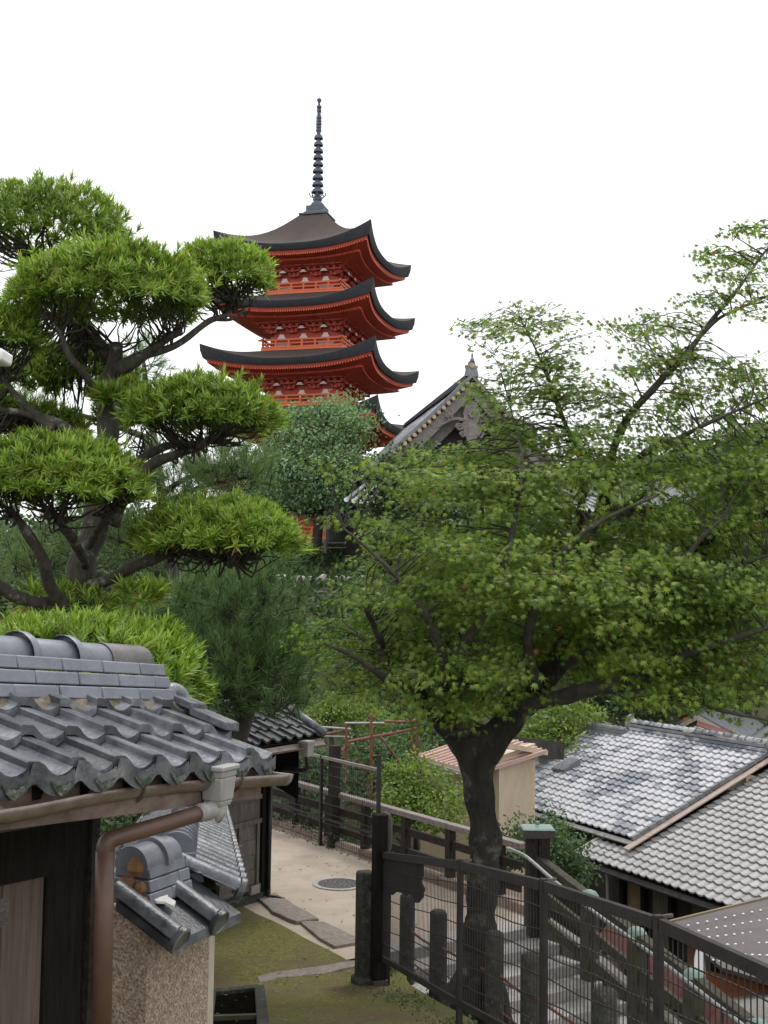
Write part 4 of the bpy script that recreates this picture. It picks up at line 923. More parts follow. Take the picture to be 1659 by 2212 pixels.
for ti in range(5):
    zt, hs = tipz[ti], half_s[ti]
    zmid = zt - 1.02; top = ti == 0
    zb = (tipz[ti + 1] + .2 if ti < 4 else PB + .9)           # floor level of this storey
    bal = 2.62 + .13 * ti; bod = 2.05 + .13 * ti
    r_in = .62 if top else 2.75 + .13 * (ti - 1)
    z_in = 25.75 if top else tipz[ti] - .02
    def lift(u): return 1.02 * abs(u) ** 2.7
    def eh(u): return hs * (.915 + .085 * abs(u) ** 2.5)
    def eave_pt(F, u, o=0, dz=0): return F(u * (eh(u) - o), eh(u) - o, zmid + lift(u) + dz)
    b = MB()
    for k in range(4):
        F = side(k); P = []
        for u in UU:
            row = []
            for v in np.linspace(0, 1, 13):
                o = eh(u) * (1 - v) + r_in * v
                z = (zmid + lift(u)) * (1 - v) + z_in * v - (.85 if top else .16) * math.sin(math.pi * v) * (.9 + .1 * abs(u)) - lift(u) * .25 * v * (1 - v)
                row.append(F(u * o, o, z))
            P.append(row)
        b.grid(P)
    rf = b.build('roof', m_shingle, pag, smooth=True)
    b = MB()
    for k in range(4):
        F = side(k); P = []
        for u in UU:
            th = .38 + .5 * abs(u) ** 2.6
            P.append([eave_pt(F, u, 0, .0), eave_pt(F, u, .03, -th * .5), eave_pt(F, u, .16, -th), eave_pt(F, u, .42, -th + .02)])
        b.grid(P)
    b.build('black_eave', m_eave, rf)
    # red fascia, soffit and two tiers of rafters
    b = MB(); br_ = MB()
    zbk = zmid - 1.02; ends = []
    for k in range(4):
        F = side(k); P = []
        for u in UU:
            th = .40 + .5 * abs(u) ** 2.6; e = eh(u)
            pf_ = lambda o, z: F(u * o, o, z)
            P.append([pf_(e - .3, zmid + lift(u) - th + .04), pf_(e - .36, zmid + lift(u) - th - .16), pf_(e - .52, zmid + lift(u) - th - .17), pf_(e * .80, zmid + lift(u) * .72 - th - .22), pf_(e * .79, zmid + lift(u) * .70 - th - .36), pf_(bod + .95, zbk + .22 + .2 * abs(u) ** 2), pf_(bod + .55, zbk + .1)])
        b.grid(P)
        nr = 30
        for j in range(-nr, nr + 1):
            u = j / (nr + .5); th = .40 + .5 * abs(u) ** 2.6; e = eh(u)
            br_.bar(F(u * (e - .36), e - .36, zmid + lift(u) - th - .2), F(u * e * .79, e * .79, zmid + lift(u) * .72 - th - .28), .075, .085)
            ends.append(len(br_.f)); br_.bar(F(u * (e - .345), e - .345, zmid + lift(u) - th - .2), F(u * (e - .37), e - .37, zmid + lift(u) - th - .2), .08, .09)
            br_.bar(F(u * e * .805, e * .805, zmid + lift(u) * .70 - th - .40), F(u * (bod + .9), bod + .9, zbk + .22), .085, .1)
        # corner rafter
        e = eh(1); br_.bar(F(e - .5, e - .5, zmid + lift(1) - .8), F(bod + .7, bod + .7, zbk + .1), .16, .24)
    b.build('soffit', m_verm_dk, pag); rt = br_.build('rafters', m_verm, pag); rt.data.materials.append(m_orange)
    for e0_ in ends:
        for q in range(6): rt.data.polygons[e0_ + q].material_index = 1
    # bracket sets
    b = MB(); wps = []
    cols = [-bod, -bod * .36, bod * .36, bod]
    for k in range(4):
        F = side(k)
        for st, (dz, oo, spread) in enumerate(((-.68, .22, .3), (-.42, .5, .46), (-.16, .8, .58))):
            z = zbk + dz + .28
            pbox(b, F, -bod - oo, bod + oo, bod + oo - .1, bod + oo, z + .2, z + .31)
            for c in cols:
                pbox(b, F, c - .09, c + .09, bod - .1, bod + oo + .12, z - .08, z + .08)
                for d in (-spread, 0, spread):
                    pbox(b, F, c + d - .1, c + d + .1, bod + oo - .12, bod + oo + .1, z + .08, z + .2)
                pbox(b, F, c - spread - .06, c + spread + .06, bod + oo - .08, bod + oo + .06, z - .03, z + .08)
                if abs(c) == bod and k in (0, 1, 2, 3):
                    s_ = 1 if c > 0 else -1
                    b.bar(F(c, bod, z), F(c + s_ * (oo + .15), bod + oo + .15, z + .02), .14, .16)
        for m_ in (-1, 0, 1):
            c = m_ * bod * .68
            for zz, ww, hh in ((-.86, .34, .32), (-.28, .26, .16)):
                if k == 2: continue
                z = zbk + zz; oz = .16 if zz < -.5 else .62; wp = MB(); wps.append(wp)
                wp.prism([F(c + x_ * ww, bod + oz, z + y_ * hh) for x_, y_ in ((-1, 0), (1, 0), (.55, .55), (.4, 1), (-.4, 1), (-.55, .55))], F(0, .04, 0) - F(0, 0, 0))
    b.build('bracket_set', m_verm_dk, pag); [q.build('plaster_strut', m_pwhite, pag) for q in wps]
    # body
    b = MB(); z0, z1 = zb - .3, zbk + .2
    F = side(0); pbox(b, F, -bod + .06, bod - .06, bod - .06, -bod + .06, z0, z1); bd = b.build('body', m_verm, pag)
    b = MB(); pws = []; dks = []
    for k in range(4):
        F = side(k)
        for c in cols: b.tube([F(c * .985, bod - .02, z0), F(c * .985, bod - .02, zbk - .7)], .13, 8)
        for z in (zbk - .95, zb + .72 if ti < 4 else zb + 2.2): pbox(b, F, -bod - .1, bod + .1, bod - .05, bod + .09, z - .08, z + .08)
        for m_ in (-1, 1):
            c = m_ * bod * .68; pw_ = MB(); pws.append(pw_); pbox(pw_, F, c - bod * .26, c + bod * .26, bod - .05, bod - .02, zb + .1, zbk - .9)
        dk = MB(); dks.append(dk); pbox(dk, F, -bod * .3, bod * .3, bod - .05, bod - .015, zb + .02, zb + (.62 if ti < 4 else 2.1))
    b.build('columns', m_verm, bd); [q.build('plaster_panel', m_pwhite, bd) for q in pws]; [q.build('door', m_verm_dk, bd) for q in dks]
    # balcony with railing
    b = MB(); r = MB()
    F = side(0); pbox(b, F, -bal, bal, bal, -bal, zb - .26, zb - .05); pbox(b, F, -bal + .08, bal - .08, bal - .08, -bal + .08, zb - .5, zb - .2)
    for k in range(4):
        F = side(k)
        for z, t in ((.5, .11), (.27, .08), (.03, .1)): pbox(r, F, -bal - (.22 if z > .4 else 0), bal + (.22 if z > .4 else 0), bal - .1 - t / 2, bal - .1 + t / 2, zb + z - t / 2, zb + z + t / 2)
        for c in np.linspace(-bal + .1, bal - .1, 7): pbox(r, F, c - .06, c + .06, bal - .16, bal - .04, zb - .05, zb + .5)
    bl = b.build('balcony', m_orange, pag); r.build('railing', m_orange, bl)
    b = MB()
    for k in range(4): F = side(k); pbox(b, F, -bal - .01, bal + .01, bal, bal + .02, zb - .26, zb - .2)
    b.build('yellow_edge', m_gold, bl)
    for sx in (-1, 1):
        for sy in (-1, 1):
            b = MB(); b.lathe(PP(sx * (bal - .1), sy * (bal - .1), zb + .5), [(.06, 0), (.065, .1), (.03, .14), (.07, .2), (.01, .3)], 8); b.build('post_finial', m_bronze, bl)
# podium and ground-storey boards
b = MB(); F = side(0); pbox(b, F, -4.4, 4.4, 4.4, -4.4, PB - .6, PB + .5); b.build('podium', m_granite, pag)
# spire
b = MB(); z = 25.5; F = side(0)
pbox(b, F, -.98, .98, .98, -.98, z - .08, z + .02)
b.hexa([F(-.85, .85, z), F(.85, .85, z), F(.85, -.85, z), F(-.85, -.85, z), F(-.62, .62, z + .25), F(.62, .62, z + .25), F(.62, -.62, z + .25), F(-.62, -.62, z + .25)])
pbox(b, F, -.6, .6, .6, -.6, z + .25, z + .62)
spi = b.build('spire_base', m_bronze, pag)
b = MB(); b.lathe(PP(0, 0, z + .6), [(.52, 0), (.5, .15), (.36, .34), (.22, .45), (.3, .5), (.32, .6), (.22, .66), (.2, 1.1), (.16, 3.6), (.12, 6.2), (.07, 7.3), (.05, 7.4)], 14); b.build('spire_mast', m_bronze, spi, smooth=True)
for k in range(9):
    zz = z + 1.75 + k * .46; rr_ = .40 - .012 * k; b = MB()
    c = PP(0, 0, zz)
    for q in range(8):
        a = q * math.pi / 4; d = V((math.cos(a), math.sin(a), 0)); b.bar(c, c + d * rr_ * .9, .05, .1)
    n = 20; ring = [[c + V((math.cos(a), math.sin(a), 0)) * r_ + gu * h for r_, h in ((rr_ * .55, .14), (rr_ * .82, .1), (rr_, -.1), (rr_ * .86, -.13), (rr_ * .72, .04), (rr_ * .55, .14))] for a in np.linspace(0, 2 * math.pi, n + 1)]
    for row in ring: row[0] = row[-1]
    b.grid([[c + V((math.cos(a), math.sin(a), 0)) * r_ + gu * h for r_, h in ((rr_ * .8, .11), (rr_ * .98, -.02), (rr_, -.12), (rr_ * .86, -.14), (rr_ * .78, .0), (rr_ * .8, .11))] for a in np.linspace(0, 2 * math.pi, n + 1)])
    b.build('spire_ring', m_bronze, spi)
b = MB(); c = PP(0, 0, z + 1.3)
for q in range(8):
    a = q * math.pi / 4; d = V((math.cos(a), math.sin(a), 0)); b.tube(spline([c + d * .2, c + d * .42 + gu * .05, c + d * .55 + gu * .25, c + d * .48 + gu * .3], 3), .035, 5)
b.build('lotus_petals', m_bronze, spi)
b = MB()
for q in range(4):
    a = q * math.pi / 2 + yaw; d = V((math.cos(a), math.sin(a), 0)); c = PP(0, 0, z + 6.2)
    for k in range(7):
        b.tube([c + d * .13 + gu * (.2 * k - .1), c + d * (.42 - .01 * k) + gu * (.2 * k + .03), c + d * (.36) + gu * (.2 * k + .12), c + d * .13 + gu * (.2 * k + .1)], .008, 4)
    b.tube([c + d * .44, c + d * .42 + gu * 1.3], .008, 4)
b.build('water_flame', m_galv, spi)
for zz, rr_ in ((6.3, .17), (6.62, .17), (6.95, .17), (7.25, .16)):
    pass
b = MB()
for zz, rr_ in ((5.9, .19), (6.12, .18), (6.34, .19), (6.56, .18), (6.78, .18), (7.25, .16), (7.5, .17)): b.lathe(PP(0, 0, z + zz), [(.08, -.1), (rr_, -.06), (rr_, .08), (.08, .12)], 12)
b.build('spire_collar', m_bronze, spi)
b = MB(); b.lathe(PP(0, 0, z + 8.0), [(.06, -.25), (.15, -.05), (.155, .04), (.1, .1), (.02, .17), (.006, .5)], 12); b.build('jewel', m_bronze, spi)

# ------------------------------------------------------------------ temple hall with grey tiled gable
hall = thing('temple_hall', 'wooden temple hall gable with grey tiled roof and carved pendant right of the pagoda', 'temple', at(1015, 1180, 60))
apx = at(1017, 822, 58); rd = V((-3.0, 17, 0)).normalized(); wd_ = V((-rd.y, rd.x, 0))       # wd_: to the left, down the visible slope
def TR(t, w, h, sgn=1): return apx + rd * t + wd_ * (w * sgn) + gu * (h - (1.06 * w - .022 * w * w))
b = MB()
for sgn in (1, -1):
    b.grid([[TR(t, w, 0, sgn) for w in np.linspace(0, 5.0, 12)] for t in (-.25, 16.5)])
rf = b.build('roof', m_roofC, hall)
b = MB()
for k in range(46):
    t = -.15 + k * .36
    P = []
    for w in np.linspace(.1, 5.0, 10): P.append([TR(t + .1 * math.cos(a), w, .11 * math.sin(a)) for a in np.linspace(0, math.pi, 6)])
    b.grid(P)
b.build('roof_ribs', m_roofA, rf)
for sgn in (1, -1):
    b = MB()
    for k in range(21):
        w = .25 + k * .235; c = TR(-.42, w, .0, sgn); b.tube([c, TR(-.05, w, .0, sgn)], .095, 8); bg_ = MB(); bg_.lathe(c, [(.1, -.0), (.098, .03), (.05, .04)], 10, -rd); bg_.build('gilt_end', m_gilt, rf)
    b.build('verge_tiles', m_roofC, rf)
b = MB()
for sgn in (1, -1):
    P = [[TR(t, w, h, sgn) for t, h in ((-.3, .1), (-.3, .34), (.35, .34), (.35, .1))] for w in np.linspace(0, 5, 10)]; b.grid(P)
b.build('verge_ridge', m_roofC, rf)
b = MB(); b.hexa([TR(-.1, .3, .3), TR(-.1, .3, .3, -1), TR(16, .3, .25, -1), TR(16, .3, .25), TR(-.1, .17, .55), TR(-.1, .17, .55, -1), TR(16, .17, .4, -1), TR(16, .17, .4)])
b.build('main_ridge', m_eave, rf)
b = MB(); c = apx + rd * -.25 + gu * .55; b.prism([c + wd_ * (x * .62) + gu * (z * .75 - .15) for x, z in ((-.55, -.3), (.55, -.3), (.42, .15), (.5, .42), (.3, .38), (.2, .7), (-.2, .7), (-.3, .38), (-.5, .42), (-.42, .15))], rd * .3)
b.lathe(c + gu * .35, [(.1, 0), (.11, .08), (.06, .15), (.05, .35), (.02, .4)], 8); fin = b.build('ridge_ornament', m_roofC, rf)
b = MB(); b.lathe(c + gu * .12 - rd * .02, [(.13, 0), (.12, .04), (.06, .06)], 14, -rd); b.build('gilt_crest', m_gilt, fin)
# bargeboards, gable wall, pendant
b = MB()
for sgn in (1, -1):
    P = []
    for w in np.linspace(0, 5, 12): P.append([TR(-.2, w, -.12, sgn), TR(-.2, w, -.78 - .03 * w, sgn), TR(-.08, w, -.78 - .03 * w, sgn)])
    b.grid(P)
b.build('barge_board', m_templewood, hall)
b = MB()
for sgn in (1, -1):
    P = []
    for w in np.linspace(0, 4.8, 12): P.append([TR(.05, w, -.75, sgn), TR(.05, w, -1.55, sgn), TR(.2, w, -1.55, sgn)])
    b.grid(P)
b.build('inner_barge_board', m_grey_board, hall)
b = MB(); b.prism([TR(.5, 0, -.2), TR(.5, 5, -.4), TR(.5, 5, -5.2), TR(.5, 5, -5.2, -1), TR(.5, 5, -.4, -1)], rd * 15); b.build('gable_wall', m_templedark, hall)
b = MB(); c = apx - rd * .25 + gu * -1.15
out = [(0, .15), (.28, .0), (.42, -.5), (.36, -.9), (.55, -1.05), (.75, -1.0), (.8, -1.2), (.62, -1.36), (.4, -1.3), (.34, -1.55), (.2, -1.85), (0, -2.0)]
poly = [c + wd_ * x + gu * z for x, z in out] + [c + wd_ * -x + gu * z for x, z in reversed(out[1:-1])]
b.prism(poly, rd * .12); pn = b.build('pendant', m_templewood, hall)
b = MB()
for sgn in (-1, 1):
    for (x, z, r0_) in ((.62, -1.2, .2), (1.1, -.75, .2), (.45, -1.55, .16)):
        b.tube([c - rd * .05 + wd_ * (sgn * (x + (r0_ * (1 - k / 16)) * math.cos(.75 * k))) + gu * (z + (r0_ * (1 - k / 16)) * math.sin(.75 * k)) for k in range(14)], .05, 5)
    b.tube(spline([c + wd_ * sgn * .4 + gu * -.85, c + wd_ * sgn * .8 + gu * -.8, c + wd_ * sgn * 1.2 + gu * -.95, c + wd_ * sgn * 1.7 + gu * -1.25], 4), [.09] * 4 + [.07] * 4 + [.05] * 4 + [.03], 6)
b.build('scroll_carving', m_templewood, pn)
b = MB()
for k in range(6): a = k * math.pi / 3; b.lathe(c - rd * .04 + wd_ * (.13 * math.cos(a)) + gu * (-.55 + .13 * math.sin(a)), [(.08, 0), (.07, .05), (.02, .06)], 8, -rd)
b.build('flower_boss', m_templewood, pn)
b = MB(); b.prism([TR(.3, 4.9, -.5), TR(.3, 4.9, -1.1), TR(.3, 4.9, -1.1, -1), TR(.3, 4.9, -.5, -1)], rd * .2)
# skirt roof below the gable
P = [[apx + wd_ * x * (.93 + .1 * v) - rd * (.2 + 2.2 * v) + gu * (-5.3 - 1.3 * v + .35 * abs(x / 5.2) ** 3 * v) for v in np.linspace(0, 1, 5)] for x in np.linspace(-5.2, 5.2, 24)]
b2 = MB(); b2.grid(P); sk = b2.build('skirt_roof', m_roofC, hall); b.build('gable_beam', m_templewood, hall)
b = MB(); bg_ = MB()
for x in np.linspace(-5.1, 5.1, 38):
    pts = [apx + wd_ * x * (1 + .25 * v) - rd * (.2 + 2.2 * v) + gu * (-5.22 - 1.3 * v + .35 * abs(x / 5.2) ** 3 * v) for v in (0, .5, 1)]; b.tube(pts, .08, 6); bg_ = MB(); bg_.lathe(pts[-1], [(.11, -.02), (.1, .03)], 8, -rd); bg_.build('round_tile_end', m_white, sk)
b.build('roof_ribs', m_roofA, sk)
b = MB(); b.hexa([apx + wd_ * x - rd * y + gu * z for x, y, z in ((-5, -14, -9), (5, -14, -9), (5, .4, -9), (-5, .4, -9), (-5, -14, -5.4), (5, -14, -5.4), (5, .4, -5.4), (-5, .4, -5.4))]); b.build('wall', m_templedark, hall)

# long low hall glimpsed behind the maple
c = at(1400, 1075, 66); lh = thing('long_hall', 'grey tiled roof of a long hall glimpsed through the maple branches', 'hall', V((c.x, c.y, 1)))
a, e = at(1240, 1082, 66), at(1470, 1098, 62); dv2 = (e - a); dv2.z = 0; dv2.normalize(); bk2 = V((-dv2.y, dv2.x, 0))
b = MB(); b.add([a, e, e + bk2 * 3 + gu * 1.3, a + bk2 * 3 + gu * 1.3, e + bk2 * 6 + gu * 0, a + bk2 * 6], [(0, 1, 2, 3), (3, 2, 4, 5)])
for f in np.linspace(0, 1, 34): p = a + (e - a) * f; b.tube([p + gu * .04, p + bk2 * 3 + gu * 1.34], .08, 6)
b.build('roof', m_roofC, lh)
b = MB(); p0, p1 = a + bk2 * .8, e + bk2 * .8; b.hexa([V((p0.x, p0.y, 0)), V((p1.x, p1.y, 0)), V((p1.x, p1.y, 0)) + bk2 * 4, V((p0.x, p0.y, 0)) + bk2 * 4, p0, p1, p1 + bk2 * 4, p0 + bk2 * 4]); b.build('wall', m_templedark, lh)
# boulder wall on the slope and small rail in front of the pagoda
bw = thing('boulder_wall', 'pale rounded boulder retaining wall on the slope below the pagoda', 'wall', at(690, 1300, 52))
b = MB(); a, e = at(560, 1300, 52), at(1000, 1300, 54); a.z = e.z = 0
for i in range(34):
    for j in range(7):
        if random.random() < .04: continue
        p = a + (e - a) * ((i + .5 * (j % 2) + random.uniform(-.2, .2)) / 33) + gu * (at(690, 1345, 52).z + .31 * j + random.uniform(-.05, .05)) + V((0, .12 * j, 0))
        bm = bmesh.new(); bmesh.ops.create_icosphere(bm, subdivisions=2, radius=1)
        s3 = V((random.uniform(.18, .3), .25, random.uniform(.15, .23))); ph = random.uniform(0, 6); cr, sr_ = math.cos(ph), math.sin(ph)
        vs = []
        for v in bm.verts:
            q = V(v.co); q *= 1 + .22 * noise.noise(q * 1.3 + V((i * 3.1, j * 7.7, 0))); q = V((q.x * s3.x, q.y * s3.y, q.z * s3.z)); vs.append(p + V((q.x * cr * .3 + q.x * .7 + q.z * .25 * sr_, q.y, q.z)))
        b.add(vs, [[v.index for v in f.verts] for f in bm.faces]); bm.free()
b.build('boulders', m_boulder, bw)
b = MB(); b.hexa([a + V((0, .3, -3)), e + V((0, .3, -3)), e + V((0, 3, -3)), a + V((0, 3, -3)), a + V((0, .7, at(690, 1262, 52).z)), e + V((0, .7, at(690, 1262, 52).z)), e + V((0, 3, at(690, 1262, 52).z)), a + V((0, 3, at(690, 1262, 52).z))]); b.build('backfill', m_soil, bw)
gr_ = thing('low_railing', 'thin grey post and rail fence at the foot of the pagoda', 'railing', at(700, 1190, 64))
b = MB(); b.tube([at(640, 1174, 64), at(760, 1172, 64)], .04, 6); b.tube([at(640, 1184, 64), at(760, 1183, 64)], .03, 6); b.build('rails', m_stone, gr_)
for x in (650, 678, 702, 752): b = MB(); p = at(x, 1196, 64); b.post(p, .14, .14, .75); b.build('post', m_stone, gr_)
# ------------------------------------------------------------------ leaves
def unit(a): return a / np.maximum(np.linalg.norm(a, axis=1, keepdims=True), 1e-9)
def place(tv, tf, C, A, N, S, W=None):
    """copies of a leaf template (x across, y along, z off the blade) at C, pointing along A, facing N"""
    A = unit(A); X = unit(np.cross(A, N)); Z = np.cross(X, A); tv = np.asarray(tv, float)
    W = np.ones(len(C)) if W is None else W
    v = C[:, None] + S[:, None, None] * (tv[None, :, 0:1] * W[:, None, None] * X[:, None] + tv[None, :, 1:2] * A[:, None] + tv[None, :, 2:3] * Z[:, None])
    f = np.asarray(tf)[None] + (np.arange(len(C)) * len(tv))[:, None, None]
    return v.reshape(-1, 3), f.reshape(-1, np.asarray(tf).shape[1])
def maple_t():
    ang = [-128, -82, -40, 0, 40, 82, 128]; ln_ = [.34, .72, .95, 1.0, .95, .72, .34]; v = [(0, .0, 0)]; f = []
    for a, l in zip(ang, ln_): v.append((l * math.sin(R(a)), l * math.cos(R(a)), -.16 * l * l))
    sh = [-165, -105, -61, -20, 20, 61, 105, 165]
    for a in sh: v.append((.30 * math.sin(R(a)), .30 * math.cos(R(a)), -.01))
    for k in range(7): f.append((0, 8 + k, 1 + k, 9 + k))
    return v, f
MAPLE = maple_t()
STRAP = ([(-.05, 0, 0), (.05, 0, 0), (.062, .5, .02), (-.062, .5, .02), (.012, 1, -.09), (-.012, 1, -.09)], [(0, 1, 2, 3), (3, 2, 4, 5)])
OVATE = ([(0, 0, 0), (.3, .4, .06), (0, 1, -.08), (-.3, .4, .06)], [(0, 1, 2, 3)])
NEED = ([(-.012, 0, 0), (.012, 0, 0), (.008, 1, 0), (-.008, 1, 0)], [(0, 1, 2, 3)])
def rnd_dir(n):
    return unit(rng.normal(size=(n, 3)))
UP = np.array([[0, 0, 1.0]])
def blob_pts(blobs, n, shell=.45):
    """points in the outer part of a set of ellipsoids [(centre, (rx, ry, rz))], their outward directions and blob index"""
    w_ = np.array([(r[0] * r[1] + r[0] * r[2] + r[1] * r[2]) for c, r in blobs]); idx = rng.choice(len(blobs), n, p=w_ / w_.sum())
    d = rnd_dir(n); rad = 1 - shell * rng.random(n) ** 1.6
    c = np.array([tuple(b[0]) for b in blobs])[idx]; r = np.array([b[1] for b in blobs])[idx]
    return c + d * r * rad[:, None], unit(d / r), idx
def crown(name, blobs, n, size, mat, parent, shell=.5, clump=9, cr=.28, droop=.25, tmpl=OVATE):
    """crown of small leaves gathered in clumps"""
    m_ = n // clump; P, O, _ = blob_pts(blobs, m_, shell)
    P = P + .6 * rng.normal(size=P.shape) * cr
    C = np.repeat(P, clump, 0) + rng.normal(size=(m_ * clump, 3)) * cr * np.array([[1, 1, .45]])
    O = np.repeat(O, clump, 0); k = len(C)
    A = unit(O * .6 + rnd_dir(k) * .9 - UP * droop); N = unit(UP * .8 + O * .5 + rnd_dir(k) * .6)
    v, f = place(*tmpl, C, A, N, size * (.65 + .7 * rng.random(k)))
    return np_build(name, v, f, mat, parent)
def px(x, y, D): return V(at(x, y, D))
def pr(D): return D / FPX       # metres per picture unit at depth D
def limb(b, pts, n=8, sm=5, wob=0):
    s_ = spline([(*p[0], p[1]) for p in pts], sm)
    if wob:
        for k, q in enumerate(s_):
            nv_ = noise.noise_vector(V(q[:3]) * 2.3); q[:3] += np.array(nv_) * wob * q[3]; q[3] *= 1 + .35 * noise.noise(V(q[:3]) * 4)
    b.tube([q[:3] for q in s_], [max(.003, q[3]) for q in s_], n)
    return s_

# ------------------------------------------------------------------ the maple
DT = 14.1
mp_base = px(1030, 2140, DT)
maple = thing('maple_tree', 'large green maple with thick dark forked trunk behind the mesh fence', 'tree', V((mp_base.x, mp_base.y, moss_z(DT) - .3)))
LIMBS = []
def mlimb(b, pts, n=10, wob=.25):
    s_ = limb(b, [(px(x, y, D), r) for x, y, D, r in pts], n, 6, wob); LIMBS.extend(s_); return s_
b = MB()
mlimb(b, [(1020, 2230, DT, .34), (1026, 2150, DT, .27), (1036, 2060, DT, .205), (1042, 1960, DT, .18), (1046, 1880, DT, .172), (1044, 1800, DT, .185), (1036, 1720, DT, .2), (1034, 1660, DT, .205), (1040, 1600, DT, .215), (1050, 1565, DT, .18)], 20, .25)
for x, y, r in ((965, 2160, .1), (1080, 2165, .12), (1010, 2190, .13)): limb(b, [(px(1030, 2060, DT - .05), .15), (px((x + 1030) / 2, 2110, DT - .25), .13), (px(x, y + 10, DT - .4), r), (px(x + (x - 1030) * .5, y + 50, DT - .6), .05)], 10, 5, .2)
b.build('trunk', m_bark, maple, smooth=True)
ML = [
 [(1030, 1650, DT, .18), (1000, 1592, DT, .17), (955, 1540, DT - .1, .16), (900, 1490, DT - .3, .12), (855, 1455, DT - .5, .09), (826, 1410, DT - .6, .065), (818, 1370, DT - .8, .04), (790, 1320, DT - 1, .02)],
 [(1046, 1630, DT, .19), (1092, 1560, DT, .19), (1132, 1512, DT, .18), (1170, 1475, DT + .1, .175), (1205, 1430, DT + .1, .16), (1230, 1390, DT + .3, .14), (1290, 1320, DT + .5, .115), (1350, 1270, DT + .6, .1), (1440, 1215, DT + .5, .075), (1560, 1150, DT + .2, .05), (1680, 1100, DT, .03)],
 [(1130, 1520, DT - .1, .12), (1190, 1508, DT - .3, .105), (1260, 1492, DT - .6, .09), (1340, 1478, DT - 1, .075), (1420, 1440, DT - 1.3, .06), (1520, 1400, DT - 1.6, .045), (1680, 1350, DT - 2, .02)],
 [(1225, 1395, DT + .3, .12), (1265, 1290, DT + .5, .085), (1285, 1180, DT + .6, .07), (1305, 1060, DT + .5, .06), (1325, 970, DT + .3, .055), (1362, 895, DT + .1, .05), (1420, 830, DT, .044), (1490, 755, DT, .037), (1530, 700, DT, .03), (1590, 630, DT - .1, .022), (1640, 560, DT - .1, .016), (1690, 500, DT - .2, .01)],
 [(1505, 735, DT, .026), (1550, 690, DT - .1, .02), (1600, 665, DT - .2, .016), (1680, 630, DT - .3, .01)],
 [(1295, 1120, DT + .5, .05), (1340, 1030, DT, .045), (1400, 975, DT - .3, .038), (1470, 945, DT - .6, .03), (1560, 900, DT - .9, .02), (1680, 850, DT - 1.2, .01)],
 [(1270, 1290, DT + .5, .06), (1250, 1150, DT + .8, .05), (1265, 1020, DT + .8, .04), (1230, 940, DT + .6, .032), (1190, 830, DT + .4, .022), (1150, 740, DT + .2, .012), (1120, 680, DT, .006)],
 [(1010, 1590, DT - .1, .1), (985, 1500, DT - .6, .07), (1000, 1400, DT - 1.0, .05), (1060, 1300, DT - 1.2, .04), (1100, 1180, DT - 1.2, .032), (1120, 1080, DT - 1.2, .025), (1130, 1000, DT - 1.0, .016), (1115, 930, DT - .8, .012), (1100, 870, DT - .6, .008)],
 [(950, 1540, DT - .2, .08), (960, 1440, DT - 1, .055), (920, 1330, DT - 1.5, .04), (860, 1250, DT - 1.7, .03), (800, 1190, DT - 1.8, .018), (740, 1140, DT - 1.9, .01)],
 [(1160, 1480, DT - .2, .09), (1140, 1380, DT - .9, .06), (1180, 1250, DT - 1.3, .045), (1250, 1160, DT - 1.5, .035), (1330, 1110, DT - 1.7, .022), (1420, 1070, DT - 1.9, .012)],
 [(1340, 1275, DT + .4, .07), (1430, 1290, DT - .4, .05), (1510, 1260, DT - .9, .035), (1600, 1220, DT - 1.2, .025), (1690, 1190, DT - 1.5, .012)],
 [(1215, 1440, DT, .07), (1300, 1390, DT - .8, .055), (1400, 1330, DT - 1.4, .04), (1500, 1180, DT - 1.6, .025), (1560, 1120, DT - 1.7, .014)],
 [(1300, 1110, DT + .5, .05), (1370, 1080, DT + 1, .04), (1450, 1020, DT + 1.1, .03), (1550, 960, DT + 1.2, .02), (1670, 930, DT + 1.2, .01)],
 [(900, 1490, DT - .3, .07), (840, 1470, DT - 1, .045), (770, 1420, DT - 1.4, .03), (700, 1390, DT - 1.6, .012)],
 [(1340, 1478, DT - 1, .05), (1430, 1500, DT - 1.4, .035), (1540, 1530, DT - 1.8, .022), (1680, 1560, DT - 2.1, .01)],
 [(990, 1510, DT + .2, .09), (960, 1400, DT + .9, .06), (930, 1250, DT + 1.3, .04), (900, 1120, DT + 1.5, .025), (830, 1040, DT + 1.5, .014), (740, 1010, DT + 1.4, .008)],
 [(960, 1400, DT + .9, .05), (1020, 1250, DT + 1.4, .04), (1040, 1100, DT + 1.6, .028), (1010, 1000, DT + 1.6, .014)],
]
for L_ in ML:
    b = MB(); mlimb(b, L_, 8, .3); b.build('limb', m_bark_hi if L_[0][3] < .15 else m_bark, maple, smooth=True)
LP = np.array(LIMBS)
SP = []   # (x, y, rx, ry, number of sprays, D lo, D hi, leaves per spray)
